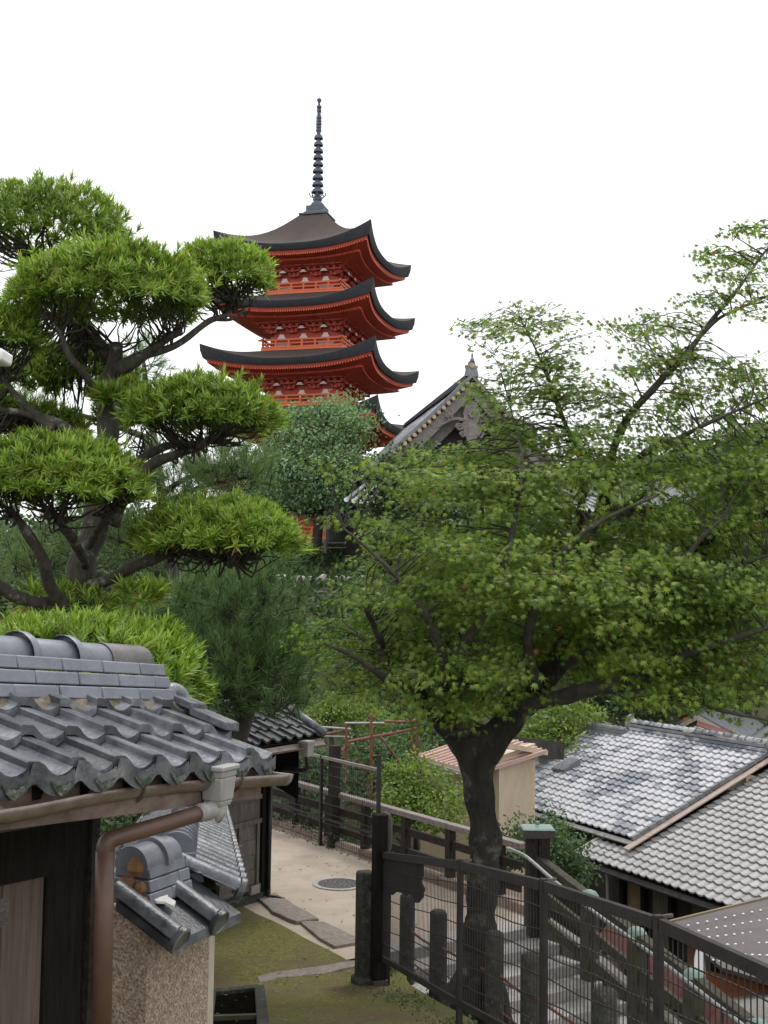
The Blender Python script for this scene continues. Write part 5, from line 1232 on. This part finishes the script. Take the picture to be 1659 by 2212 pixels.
for x, y, rx, ry, n in [(1040, 690, 25, 18, 2), (1075, 715, 45, 30, 5), (1120, 690, 45, 35, 6), (1180, 700, 45, 35, 6), (1225, 735, 30, 30, 4), (1110, 775, 60, 40, 8), (1180, 790, 70, 45, 9), (1230, 800, 30, 30, 3), (1130, 850, 70, 45, 9), (1215, 860, 60, 40, 8), (1055, 850, 20, 14, 3), (1075, 885, 25, 20, 4), (1110, 900, 35, 30, 5), (1085, 935, 35, 22, 5), (1060, 965, 40, 20, 5), (1120, 945, 30, 25, 4), (1000, 975, 40, 12, 4), (930, 985, 40, 10, 4),
        (1250, 850, 60, 35, 7), (1310, 850, 50, 30, 6), (1345, 710, 25, 20, 2), (1380, 725, 45, 25, 4), (1430, 695, 45, 22, 5), (1470, 715, 35, 25, 4), (1410, 765, 60, 35, 6), (1370, 800, 40, 35, 5), (1460, 770, 50, 30, 4), (1500, 760, 40, 22, 3), (1350, 860, 50, 30, 5),
        (1530, 555, 28, 22, 3), (1570, 580, 40, 30, 4), (1625, 505, 40, 28, 6), (1640, 560, 40, 40, 6), (1590, 610, 45, 25, 4), (1525, 640, 35, 20, 3), (1560, 655, 40, 22, 3), (1635, 640, 35, 30, 4), (1600, 690, 50, 20, 2),
        (1480, 815, 60, 25, 5), (1550, 790, 60, 30, 7), (1620, 780, 60, 35, 8), (1560, 850, 90, 35, 10), (1640, 860, 60, 40, 9), (1480, 880, 70, 40, 9), (1400, 900, 70, 35, 7), (1310, 930, 70, 35, 9), (1560, 930, 90, 35, 8), (1650, 940, 50, 40, 5), (1420, 960, 80, 30, 7), (1240, 940, 50, 40, 7), (1170, 950, 60, 35, 8)]:
    SP.append((x, y, rx, ry, int(n * .92 + .5), 13.2, 15.2, 40))
left = [(940, 1040), (960, 930), (985, 870), (1010, 800), (1060, 800), (1110, 770), (1180, 790), (1215, 745), (1285, 740), (1310, 670), (1350, 650), (1420, 690), (1480, 730), (1530, 870), (1560, 930)]
bottom = [(640, 1440), (720, 1490), (870, 1535), (930, 1560), (1010, 1565), (1060, 1530), (1120, 1500), (1200, 1475), (1300, 1462), (1380, 1490), (1480, 1510), (1560, 1545), (1700, 1585)]
trunk_c0 = np.array(px(1150, 1250, DT + .2))
cnt = 0
while cnt < 185:      # flat layers of foliage, each a loose horizontal shelf of sprays
    x = rng.uniform(650, 1720); y = rng.uniform(945, 1590)
    lx = np.interp(y, [q[0] for q in left], [q[1] for q in left]); by = np.interp(x, [q[0] for q in bottom], [q[1] for q in bottom])
    if x < lx + 40 or y > by - 22: continue
    if x < 1050 and y < 985: continue
    dn = 1.0
    if y < 1060: dn = .75 + .25 * (y - 945) / 115
    if rng.random() > dn: continue
    e = 1 - abs((y - 1250) / 420); sp_ = 1.0 + 1.1 * max(0, e)
    if x < 900: sp_ *= .8
    D0 = rng.uniform(DT - sp_ - .2, DT + sp_); L0 = px(x, y, D0); cnt += 1; tl = rng.uniform(.1, .6)
    for q in range(int(rng.integers(4, 7))):
        a = rng.uniform(0, 6.28); r_ = rng.uniform(.15, .8); p = L0 + V((math.cos(a) * r_ * 1.0, math.sin(a) * r_ * .7, 0)); o_ = V((L0.x - trunk_c0[0], L0.y - trunk_c0[1] - .8, 0)); o_ = o_ / max(.3, o_.length); p.z += -tl * (p - L0).dot(o_) - .1 * r_ ** 2 + rng.normal() * .05
        pc = CAM_R.transposed() @ p; X_, Y_ = 829.5 + FPX * pc.x / -pc.z, 1106 - FPX * pc.y / -pc.z
        lx = np.interp(Y_, [w_[0] for w_ in left], [w_[1] for w_ in left])
        if X_ < lx + 12: continue
        Dq = p.y
        if ((X_ - 1195) / 85) ** 2 + ((Y_ - 1440) / 80) ** 2 < 1 or ((X_ - 1250) / 120) ** 2 + ((Y_ - 1490) / 28) ** 2 < 1: Dq = max(Dq, DT + .6)
        SP.append((X_, Y_, 2, 1, 1, Dq, Dq + .01, 66))
for x, y in ((705, 1015), (740, 1035), (770, 1025), (700, 1118), (745, 1115), (790, 1130)): SP.append((x, y, 14, 6, 1, DT - 1.9, DT - 1.5, 34))
for x, y in ((1010, 1525), (975, 1520), (1050, 1515), (930, 1530), (1000, 1490), (1090, 1490), (1040, 1545), (960, 1555)): SP.append((x, y, 18, 10, 1, DT - 1.1, DT - .6, 42))
tC = []; tA = []; tN = []; tS = []; tw = MB(); trunk_c = np.array(px(1150, 1250, DT + .2))
for x, y, rx, ry, n, d0, d1, nl in SP:
    for _ in range(n):
        a = rng.uniform(0, 6.28); q = math.sqrt(rng.random()); D = rng.uniform(d0, d1)
        c = np.array(px(x + rx * q * math.cos(a), y + ry * q * math.sin(a), D))
        out = c - trunk_c; out[2] *= .35; out /= np.linalg.norm(out) + 1e-6
        dlim = np.linalg.norm((LP[:, :3] - c) * np.array([[1, 1, 1.15]]), axis=1) + .4 * np.maximum(0, LP[:, 2] - c[2])
        j = int(np.argmin(dlim)); p0 = LP[j, :3]; mid = (p0 + c) / 2 + np.array([0, 0, .06]) + rng.normal(size=3) * .05
        r0 = min(.010, LP[j, 3] * .8); tw.tube(spline([(*p0, r0), (*mid, r0 * .7), (*c, .0035)], 4) and [q_[:3] for q_ in spline([(*p0, r0), (*mid, r0 * .7), (*c, .0035)], 4)], list(np.linspace(r0, .0035, 9)), 5, False)
        bd_ = c - mid; bd_ /= np.linalg.norm(bd_) + 1e-6; bd_ = bd_ * .5 + out * .5; bd_[2] *= .3
        sd2 = np.cross(bd_, [0, 0, 1.0]); sd2 /= np.linalg.norm(sd2) + 1e-6; fw = bd_ / (np.linalg.norm(bd_) + 1e-6)
        rad = rng.uniform(.26, .46) if nl > 41 else rng.uniform(.2, .33)
        for g_ in range(4):      # fine twiglets inside the spray
            e_ = c + fw * rng.uniform(-.2, 1) * rad + sd2 * rng.uniform(-1, 1) * rad * .8; tw.bar(c - fw * .08, e_, .005, .005)
        r_ = rad * np.sqrt(rng.random(nl)); th = rng.uniform(0, 6.28, nl)
        L_ = c + fw[None] * (r_ * np.cos(th))[:, None] * 1.25 + sd2[None] * (r_ * np.sin(th))[:, None] + np.array([[0, 0, 1]]) * (rng.normal(size=nl) * .04 - .2 * r_ ** 2 / rad)[:, None]
        tC.append(L_); tA.append(unit(L_ - c + fw[None] * .2) * .8 + rng.normal(size=(nl, 3)) * .35 - UP * .28)
        tN.append(np.repeat(np.array([[0, 0, 1.0]]), nl, 0) * .6 + out[None] * .8 + np.array([[0, -.3, 0]]) + rng.normal(size=(nl, 3)) * .45); tS.append(.039 + .031 * rng.random(nl))
tw.build('twigs', m_twig, maple)
v, f = place(*MAPLE, np.concatenate(tC), np.concatenate(tA), np.concatenate(tN), np.concatenate(tS))
np_build('foliage', v, f, l_maple, maple)

# ------------------------------------------------------------------ cloud-pruned podocarpus
def rosettes(name, c, rad, n, mat, parent, leaf=.115, nl=17, zmin=-.3, flat=.0, per=0.42):
    n = int(n * 1.75)
    d = rnd_dir(n * 3); d = d[d[:, 2] > zmin][:n]; n = len(d)
    r = np.array([rad]); lump = np.array([1 + .17 * noise.noise(V(q) * 2.6 + V((c[0], c[1], 0))) for q in d])
    shell = np.where(rng.random(n) < per, rng.uniform(.62, .88, n), rng.uniform(.9, 1.03, n) + .11 * (rng.random(n) < .1)) * lump
    P = np.array([tuple(c)]) + d * r * shell[:, None]
    O = unit(d / r); ax = unit(O * .75 + UP * .55 + rnd_dir(n) * .28)
    k = n * nl; ax2 = np.repeat(ax, nl, 0); C = np.repeat(P, nl, 0)
    per_ = unit(np.cross(ax2, rnd_dir(k))); t = rng.uniform(.12, 1.25, k)
    A = ax2 * np.cos(t)[:, None] + per_ * np.sin(t)[:, None]
    C = C + ax2 * (rng.random(k)[:, None] - .6) * .05
    N = unit(ax2 - A * np.sum(ax2 * A, 1, keepdims=True) + 1e-3)
    S = leaf * (.65 + .55 * rng.random(k)) * np.repeat(rng.uniform(.85, 1.15, n), nl)
    v, f = place(*STRAP, C, A, N, S)
    return np_build(name, v, f, mat, parent)
pod = thing('cloud_pruned_tree', 'tall cloud pruned evergreen with rounded green pads and twisted grey trunk at left', 'tree', px(190, 1400, 12.4))
PL = []
def plimb(pts, n=9, name='limb', wob=.5):
    b = MB(); s_ = limb(b, [(px(x, y, D), r * .8) for x, y, D, r in pts], n, 6, wob); b.build(name, m_bark_pod, pod, smooth=True); PL.extend(s_); return s_
plimb([(175, 1420, 12.4, .21), (185, 1300, 12.4, .19), (190, 1200, 12.4, .165), (205, 1110, 12.4, .15), (222, 1020, 12.4, .15), (236, 930, 12.4, .145), (232, 850, 12.4, .135), (246, 790, 12.4, .12), (255, 740, 12.3, .09)], 16, 'trunk')
plimb([(250, 800, 12.3, .09), (300, 775, 12.2, .075), (345, 745, 12.1, .06), (390, 712, 12, .04)])
plimb([(300, 775, 12.3, .05), (380, 745, 12.6, .045), (450, 695, 12.9, .04), (490, 680, 13, .035), (505, 640, 13, .025)])
plimb([(470, 690, 13, .03), (500, 690, 13, .022), (530, 670, 13, .015)], 7)
plimb([(210, 850, 12.3, .06), (175, 800, 12, .05), (150, 770, 11.9, .045), (120, 700, 11.8, .03), (90, 680, 11.7, .015)])
plimb([(240, 770, 12.5, .07), (180, 690, 12.9, .06), (110, 600, 13.2, .05), (80, 540, 13.3, .03)])
plimb([(215, 1010, 12.3, .07), (150, 930, 12.2, .06), (80, 900, 12.2, .055), (30, 850, 12.1, .045), (-20, 780, 12, .03)])
plimb([(120, 930, 12.2, .07), (70, 900, 12.2, .05), (20, 890, 12.1, .04)])
plimb([(290, 1060, 12.2, .07), (320, 1010, 12, .06), (370, 985, 11.9, .055), (430, 965, 11.8, .045), (470, 940, 11.8, .03)])
plimb([(275, 1030, 12.4, .06), (310, 990, 12.5, .055), (360, 965, 12.5, .05), (410, 960, 12.4, .04), (500, 950, 12.3, .02)])
plimb([(240, 1130, 12.4, .09), (275, 1060, 12.3, .075), (300, 1040, 12.2, .06)])
plimb([(190, 1270, 12.3, .09), (260, 1240, 12.1, .08), (330, 1205, 11.9, .065), (400, 1185, 11.8, .05), (460, 1200, 11.7, .035), (520, 1215, 11.6, .02)])
plimb([(330, 1205, 11.9, .04), (380, 1150, 11.9, .035), (420, 1120, 11.8, .02)], 7)
plimb([(170, 1330, 12.2, .1), (110, 1270, 11.6, .08), (85, 1190, 11.3, .07), (50, 1140, 11.1, .05), (20, 1100, 11, .03)])
plimb([(185, 1220, 12.2, .07), (160, 1170, 11.6, .06), (130, 1130, 11.2, .045), (110, 1100, 11, .03)])
plimb([(190, 1180, 12.2, .06), (215, 1140, 11.7, .05), (235, 1110, 11.3, .035), (250, 1080, 11.1, .02)])
plimb([(180, 1300, 12.2, .09), (60, 1300, 11.7, .08), (-30, 1250, 11.4, .06)])
PLP = np.array(PL)
def pad(x, y, rx, ry, D, n, rdep=.8, leaf=.105, mat=l_pod, zmin=-.22, twigs=80, parent=pod):
    c = px(x, y, D); r = (rx * pr(D), rx * pr(D) * rdep, ry * pr(D))
    o = rosettes('foliage_pad', c, r, n, mat, parent, leaf, 17, zmin)
    b = MB()
    for _ in range(twigs):
        d = rnd_dir(1)[0]; d[2] = -abs(d[2]) * .8 + .3
        e = np.array(c) + d / np.linalg.norm(d) * np.array(r) * .86
        j = np.argsort(np.linalg.norm(PLP[:, :3] - e, axis=1) + np.linalg.norm(PLP[:, :3] - np.array(c) + np.array([0, 0, r[2] * .7]), axis=1) * .6)[int(rng.integers(0, 5))]
        p0 = PLP[j, :3]; m1 = p0 * .6 + e * .4 + rng.normal(size=3) * .05 - np.array([0, 0, .05]); m2 = p0 * .25 + e * .75 + rng.normal(size=3) * .05
        b.tube([q_ for q_ in spline([p0, m1, m2, e], 3)], list(np.linspace(.013, .004, 10)), 4, False)
    b.build('pad_twigs', m_twig, o)
    return o
pad(85, 505, 190, 105, 13.3, 640)
pad(238, 645, 205, 112, 12.0, 980)
pad(480, 603, 106, 78, 13.0, 330)
pad(-5, 730, 95, 70, 12.0, 250)
pad(440, 905, 160, 85, 11.8, 560)
pad(120, 1055, 190, 108, 11.0, 820)
pad(475, 1170, 172, 86, 11.6, 620)
pad(150, 820, 150, 65, 13.6, 420)
pad(60, 930, 130, 55, 13.6, 260)
pad(270, 900, 60, 80, 12.9, 130)
pad(-40, 880, 70, 60, 12.6, 120)
# fern-like tufts growing on the trunk
for x, y, r in ((240, 860, 26), (100, 1300, 60), (300, 1290, 45), (180, 1310, 60)):
    rosettes('trunk_fern', px(x, y, 12.1), (r * pr(12), r * pr(12), r * .5 * pr(12)), 16, l_pod, pod, .17, 14, -.6)
# clipped bush behind the gate roof
bsh = thing('clipped_bush', 'bright green clipped evergreen bush right behind the gate roof ridge', 'bush', px(230, 1700, 8.4))
c = px(170, 1465, 8.6)
rosettes('foliage', c, (255 * pr(8.6), 1.0, 124 * pr(8.6)), 1050, l_podb, bsh, .105, 19, -.45)
b = MB()
for k in range(14): e = np.array(c) + rnd_dir(1)[0] * np.array([.5, .5, .25]); b.tube([np.array(c) + np.array([.1 * math.sin(k), .1 * math.cos(k), -1.4]), (e + np.array(c)) / 2 - np.array([0, 0, .2]), e], [.03, .02, .008], 6)
b.build('stems', m_twig, bsh)

# ------------------------------------------------------------------ pines with long needles
def pine(name, label, base, blobs, n, mat, need=.13, stem=None, nl=34, group=None):
    t = thing(name, label, 'tree', base, group)
    P, O, _ = blob_pts(blobs, n, .75); ax = unit(O * .5 + UP * .55 + rnd_dir(n) * .5)
    k = n * nl; ax2 = np.repeat(ax, nl, 0); u = rng.random(k); C = np.repeat(P, nl, 0) + ax2 * (u * .16)[:, None]
    per_ = unit(np.cross(ax2, rnd_dir(k))); tt = rng.uniform(.3, 1.0, k) * (1.15 - .5 * u)
    A = ax2 * np.cos(tt)[:, None] + per_ * np.sin(tt)[:, None]
    v, f = place(*NEED, C, A, unit(np.cross(A, rnd_dir(k))), need * (.7 + .5 * rng.random(k)), np.full(k, 1.6))
    nb = MB()
    for p_, a_ in zip(P[::2], ax[::2]): nb.tube([p_ - a_ * .18, p_ + a_ * .16], .007, 4, False)
    n0 = len(f); f = np.concatenate([f, np.array(nb.f) + len(v)]); v = np.concatenate([v, np.array(nb.v)])
    o = np_build('needles', v, f, mat, t); o.data.materials.append(m_twig); mi = np.zeros(len(f), np.int32); mi[n0:] = 1; o.data.polygons.foreach_set('material_index', mi)
    b = MB(); cs = [np.array(tuple(q[0])) for q in blobs]; bs = np.array(tuple(base)); top = max(cs, key=lambda q: q[2])
    b.tube([q[:3] for q in spline([bs, bs * .5 + top * .5 + np.array([.2, .1, 0]), top], 8)], list(np.linspace(stem or .14, .03, 17)), 10); b.build('trunk', m_bark_far, t, smooth=True)
    for q, (c_, r_) in zip(cs, blobs):
        b = MB(); p0 = bs + (top - bs) * min(.95, max(.2, (q[2] - .5 - bs[2]) / max(.1, top[2] - bs[2])))
        b.tube([w_ for w_ in spline([p0, (p0 + q) / 2 + np.array([0, 0, .1]), q], 5)], list(np.linspace(.06, .02, 11)), 6); b.build('branch', m_twig, t, smooth=True)
    return t
def bl(x, y, D, rx, ry, rd=None): return (px(x, y, D), (rx * pr(D), (rd or rx) * pr(D), ry * pr(D)))
pine('pine_tree', 'long needled dark pine behind the cloud pruned tree, low branches reaching right', px(430, 1800, 17), [bl(540, 1300, 16.5, 110, 60), bl(480, 1400, 16.5, 150, 60), bl(560, 1440, 16, 130, 60), bl(440, 1490, 16, 130, 50), bl(585, 1225, 17, 50, 40), bl(420, 1300, 17, 110, 60), bl(600, 1380, 17, 70, 60), bl(560, 1510, 16.2, 110, 35), bl(640, 1470, 17, 70, 50)], 1150, l_pine, .15, .2)
pine('pine_tree', 'pale long needled pine seen between pads of the cloud pruned tree', px(380, 1800, 20), [bl(480, 1010, 19.5, 110, 55), bl(390, 1040, 19.5, 100, 50), bl(540, 1030, 19.5, 50, 35), bl(330, 980, 19.5, 60, 70), bl(310, 780, 20, 55, 40), bl(120, 980, 20, 90, 50), bl(430, 1120, 19.5, 80, 60), bl(300, 1180, 20, 80, 80), bl(60, 1220, 20, 130, 60), bl(190, 1150, 20, 100, 80), bl(60, 880, 20, 60, 50)], 1100, LEAF('pale_pine_needle', [(0, (.06, .11, .04)), (.5, (.11, .18, .065)), (1, (.19, .27, .1))], .2, .5), .16, .2)

# ------------------------------------------------------------------ broad-leaved trees, one thing each
def tree(name, label, base, blobs, n, size, mat, tr=.15, group=None, cat='tree', clump=9, cr=.3, bark=None, shell=.55):
    t = thing(name, label, cat, base, group)
    crown('crown', blobs, n, size, mat, t, shell, clump, cr)
    cs = [np.array(tuple(q[0])) for q in blobs]; bs = np.array(tuple(base)); top = np.mean(cs, 0); top[2] = max(q[2] for q in cs)
    b = MB(); b.tube([q[:3] for q in spline([bs - np.array([0, 0, .3]), bs * .6 + top * .4 + rng.normal(size=3) * .1, top], 6)], list(np.linspace(tr, tr * .25, 13)), 9); b.build('trunk', bark or m_bark_far, t, smooth=True)
    b = MB()
    for q, (c_, r_) in zip(cs, blobs):
        p0 = bs + (top - bs) * min(.9, max(.25, .75 * (q[2] - bs[2]) / max(.1, top[2] - bs[2])))
        b.tube([w_ for w_ in spline([p0, (p0 + q) / 2 + np.array([0, 0, .05]), q], 5)], list(np.linspace(tr * .4, tr * .1, 11)), 6)
        for _ in range(5):
            d = rnd_dir(1)[0] * np.array(r_) * .8; b.tube([q, q + d * .5 + np.array([0, 0, .05]), q + d], [tr * .12, tr * .08, tr * .03], 4, False)
    b.build('limbs', m_twig, t)
    return t
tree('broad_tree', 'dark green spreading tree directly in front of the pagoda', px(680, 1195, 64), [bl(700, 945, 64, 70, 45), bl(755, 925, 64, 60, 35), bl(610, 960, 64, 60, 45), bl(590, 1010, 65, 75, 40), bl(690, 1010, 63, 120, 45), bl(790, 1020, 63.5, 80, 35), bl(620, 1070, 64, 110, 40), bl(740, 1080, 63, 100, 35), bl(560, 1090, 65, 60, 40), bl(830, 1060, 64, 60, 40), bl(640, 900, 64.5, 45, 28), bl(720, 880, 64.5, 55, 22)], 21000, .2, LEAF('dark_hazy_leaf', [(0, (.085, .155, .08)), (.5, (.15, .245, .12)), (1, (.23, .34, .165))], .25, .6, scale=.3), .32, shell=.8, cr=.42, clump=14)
BT = [('broad_tree', 'bushy green tree on the slope behind the left of the maple crown', (760, 1420, 48), [(730, 1345, 48, 60, 40), (810, 1290, 47, 60, 50), (690, 1385, 46, 70, 40), (800, 1380, 46, 90, 60)], 5200, .24, l_bg),
 ('broad_tree', 'dark tree on the slope just right of the temple hall gable', (960, 1300, 50), [(860, 1000, 52, 55, 40), (900, 1030, 52, 80, 55), (960, 1090, 50, 90, 90), (900, 1160, 50, 90, 80), (1030, 1040, 52, 70, 60), (830, 1050, 52, 50, 40), (835, 1120, 52, 55, 60)], 7800, .22, l_bgd),
 ('broad_tree', 'rounded green tree behind the middle of the maple crown', (1130, 1400, 46), [(1120, 1100, 48, 90, 60), (1060, 1180, 46, 100, 80), (1160, 1190, 46, 100, 80), (1110, 1280, 44, 110, 80)], 5600, .25, l_bg),
 ('broad_tree', 'darker tree behind the right middle of the maple crown', (1330, 1420, 46), [(1290, 1190, 47, 90, 60), (1380, 1210, 46, 100, 70), (1340, 1290, 45, 120, 80), (1240, 1280, 46, 80, 70)], 5600, .25, l_bgd),
 ('broad_tree', 'green tree behind the far right of the maple crown', (1540, 1400, 50), [(1500, 1150, 52, 90, 60), (1590, 1110, 52, 100, 70), (1560, 1220, 49, 120, 80), (1660, 1200, 50, 90, 80)], 5600, .26, l_bg),
 ('broad_tree', 'low dark tree on the slope under the maple crown, left of the trunk', (900, 1560, 38), [(860, 1420, 38, 100, 70), (960, 1440, 38, 100, 80), (900, 1500, 36, 110, 40), (790, 1450, 38, 80, 50)], 4600, .2, l_bgd),
 ('broad_tree', 'dark tree in the hollow behind the silver tiled house', (1330, 1640, 44), [(1280, 1480, 44, 90, 60), (1370, 1500, 45, 90, 70), (1340, 1420, 46, 120, 70), (1440, 1440, 46, 90, 80)], 4600, .22, l_bgd),
 ('broad_tree', 'green tree rising behind the cream far house at the right edge', (1620, 1620, 52), [(1540, 1420, 52, 100, 80), (1640, 1430, 52, 100, 90), (1590, 1330, 52, 110, 80)], 4600, .25, l_bg),
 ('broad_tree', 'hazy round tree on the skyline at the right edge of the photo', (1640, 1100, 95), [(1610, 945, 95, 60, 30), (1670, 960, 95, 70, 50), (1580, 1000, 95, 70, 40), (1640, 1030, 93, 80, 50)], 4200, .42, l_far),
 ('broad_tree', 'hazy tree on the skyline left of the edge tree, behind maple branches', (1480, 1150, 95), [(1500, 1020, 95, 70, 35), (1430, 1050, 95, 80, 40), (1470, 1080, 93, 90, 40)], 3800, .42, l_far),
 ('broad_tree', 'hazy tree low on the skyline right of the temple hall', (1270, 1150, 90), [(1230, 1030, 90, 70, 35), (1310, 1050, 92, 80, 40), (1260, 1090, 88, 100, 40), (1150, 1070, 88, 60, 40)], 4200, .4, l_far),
 ('broad_tree', 'tall dark tree left of the pagoda foot behind the pines', (440, 1300, 56), [(430, 1150, 56, 100, 60), (520, 1120, 56, 80, 50), (350, 1150, 56, 90, 70), (540, 1200, 54, 80, 50), (250, 1160, 58, 120, 80)], 5200, .27, l_bgd),
 ('broad_tree', 'dark tree on the far left slope behind the cloud pruned tree', (80, 1400, 50), [(60, 1200, 50, 160, 80), (180, 1260, 48, 130, 90), (0, 1300, 46, 120, 90)], 4600, .27, l_bgd),
]
for nm, lb, bp, bs_, n, sz, mt in BT:
    tree(nm, lb, px(*bp), [bl(*q) for q in bs_], n, sz, mt, .22, 'trees on the slope behind the maple')
SH = [('shrub', 'yellow green rounded pine shrub above the timber house roof', (720, 1600, 31), [(690, 1545, 31, 50, 22), (740, 1525, 31, 60, 26), (650, 1550, 30, 30, 16), (780, 1545, 31, 50, 24)], 2600, .09, l_bgy, .08),
 ('shrub', 'leafy climbing shrub on the tall mesh fence beside the broad timber post', (668, 1780, 25.2), [(650, 1650, 25.6, 35, 45), (690, 1660, 25.2, 40, 50), (640, 1710, 25.8, 40, 40), (700, 1720, 24.8, 36, 40), (668, 1620, 25.4, 30, 26)], 2400, .085, l_bg, .05),
 ('shrub', 'dark vine covered shrub under the red pipe frame', (800, 1740, 28.5), [(790, 1620, 28.5, 50, 40), (840, 1640, 28.5, 50, 40), (760, 1660, 28.5, 40, 40), (820, 1690, 28, 60, 40), (880, 1620, 29.5, 50, 50)], 3000, .1, l_bg, .08),
 ('shrub', 'bright green azalea bush spreading beside the timber railing', (900, 1800, 23.5), [(880, 1680, 23.8, 50, 32), (930, 1700, 23.3, 55, 40), (880, 1740, 23, 60, 45), (950, 1760, 22.5, 50, 45), (850, 1690, 24, 30, 26), (985, 1720, 23, 28, 20), (900, 1640, 24.3, 26, 18)], 5200, .085, l_bgy, .06),
 ('shrub', 'green bush around the square capped post', (1190, 1900, 19.5), [(1190, 1830, 19.8, 40, 45), (1230, 1850, 20.2, 36, 42), (1130, 1800, 20.5, 35, 26), (1110, 1840, 20, 30, 30), (1200, 1780, 20.6, 26, 26), (1245, 1890, 20, 26, 30)], 3600, .075, l_bg, .05),
 ('shrub', 'light green shrub to the right of the maple fork, above the shed', (1200, 1640, 37), [(1190, 1560, 37, 50, 36), (1240, 1545, 37, 55, 40), (1150, 1580, 36, 40, 30), (1280, 1570, 38, 40, 30), (1200, 1610, 36, 60, 24)], 3200, .13, l_bgy, .08),
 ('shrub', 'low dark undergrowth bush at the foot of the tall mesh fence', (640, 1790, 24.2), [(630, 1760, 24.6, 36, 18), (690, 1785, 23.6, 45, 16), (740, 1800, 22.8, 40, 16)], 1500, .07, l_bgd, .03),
 ('shrub', 'green shrub behind the garden shed, below the low dark tree', (930, 1650, 33), [(870, 1580, 34, 60, 35), (950, 1570, 34, 70, 40), (910, 1620, 33, 60, 30), (1000, 1600, 33, 50, 35)], 3000, .13, l_bg, .08),
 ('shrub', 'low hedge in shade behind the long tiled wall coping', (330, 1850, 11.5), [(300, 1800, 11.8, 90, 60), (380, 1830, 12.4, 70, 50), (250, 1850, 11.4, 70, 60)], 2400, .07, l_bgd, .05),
]
for nm, lb, bp, bs_, n, sz, mt, tr in SH:
    tree(nm, lb, px(*bp), [bl(*q) for q in bs_], n, sz, mt, tr, 'shrubs around the lane and garden', 'shrub', 8, .11 if bp[2] < 30 else .16)
# far wooded hill, one mass
def hill_z(X, Y): return ground_z(X, Y)
C = []
for _ in range(1700):
    X, Y = rng.uniform(-70, 120), rng.uniform(85, 185); C.append((X, Y, hill_z(X, Y)))
C = np.array(C); k = 34
CC = np.repeat(C, k, 0) + rnd_dir(len(C) * k) * np.array([[2.2, 2.2, 2.0]]) * rng.random((len(C) * k, 1)) ** .33 + np.array([[0, 0, 1.4]])
v, f = place(*OVATE, CC, rnd_dir(len(CC)), unit(UP + rnd_dir(len(CC)) * .8), .7 + .6 * rng.random(len(CC)))
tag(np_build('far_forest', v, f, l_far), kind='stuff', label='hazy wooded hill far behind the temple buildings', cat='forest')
# short undergrowth on the slope under the trees
C = []
while len(C) < 9000:
    X, Y = rng.uniform(-24, 30), rng.uniform(25, 70); s_, q_ = sq(X, Y)
    if q_ < 3.2 and Y < 38 or (2.5 < X < 16 and 25 < Y < 44): continue
    C.append((X, Y, ground_z(X, Y) - .1))
C = np.array(C); k = 5; CC = np.repeat(C, k, 0) + rng.normal(size=(len(C) * k, 3)) * np.array([[.2, .2, .1]]) + np.array([[0, 0, .15]])
v, f = place(*OVATE, CC, unit(UP * .8 + rnd_dir(len(CC))), unit(UP + rnd_dir(len(CC)) * .8), .22 + .2 * rng.random(len(CC)))
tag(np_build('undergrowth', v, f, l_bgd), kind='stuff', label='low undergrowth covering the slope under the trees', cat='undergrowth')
# fine moss and weeds along the foot of the fence
C = []
for _ in range(1400):
    Y = rng.uniform(5, 15.5); X = fen_x(Y) + rng.normal() * .16 + .05; C.append((X, Y, moss_z(Y)))
for _ in range(220): X, Y = ln(rng.uniform(-12, -3.5), 2.5 + .2 * rng.normal() ** 2); C.append((X, Y, -4.47))
C = np.array(C)
v, f = place(*OVATE, C, unit(UP + rnd_dir(len(C)) * .8), rnd_dir(len(C)), .03 + .035 * rng.random(len(C)))
tag(np_build('weeds', v, f, l_bg), kind='stuff', label='small weeds and moss along the foot of the fences', cat='weeds')

# fallen leaves scattered on lane, moss and steps
C = []
while len(C) < 420:
    Y = rng.uniform(8.5, 22); X = rng.uniform(-2.5, 3); s_, q_ = sq(X, Y)
    if Y > 15.6 and -.4 < q_ < 2.6 and s_ < -.5 and rng.random() < .35: C.append((X, Y, -4.465 - .02))
    elif X < fen_x(Y) + .2 and Y < 16: C.append((X, Y, moss_z(Y) + .035))
C = np.array(C); v, f = place(*OVATE, C, rnd_dir(len(C)) * np.array([[1, 1, .15]]), unit(UP + rnd_dir(len(C)) * .3), .03 + .04 * rng.random(len(C)))
tag(np_build('leaf_litter', v, f, M('dry_leaf', (.1, .06, .025), (.24, .15, .06), 3, .8, island=.4)), kind='stuff', label='small dry fallen leaves on the lane and moss', cat='fallen leaves')
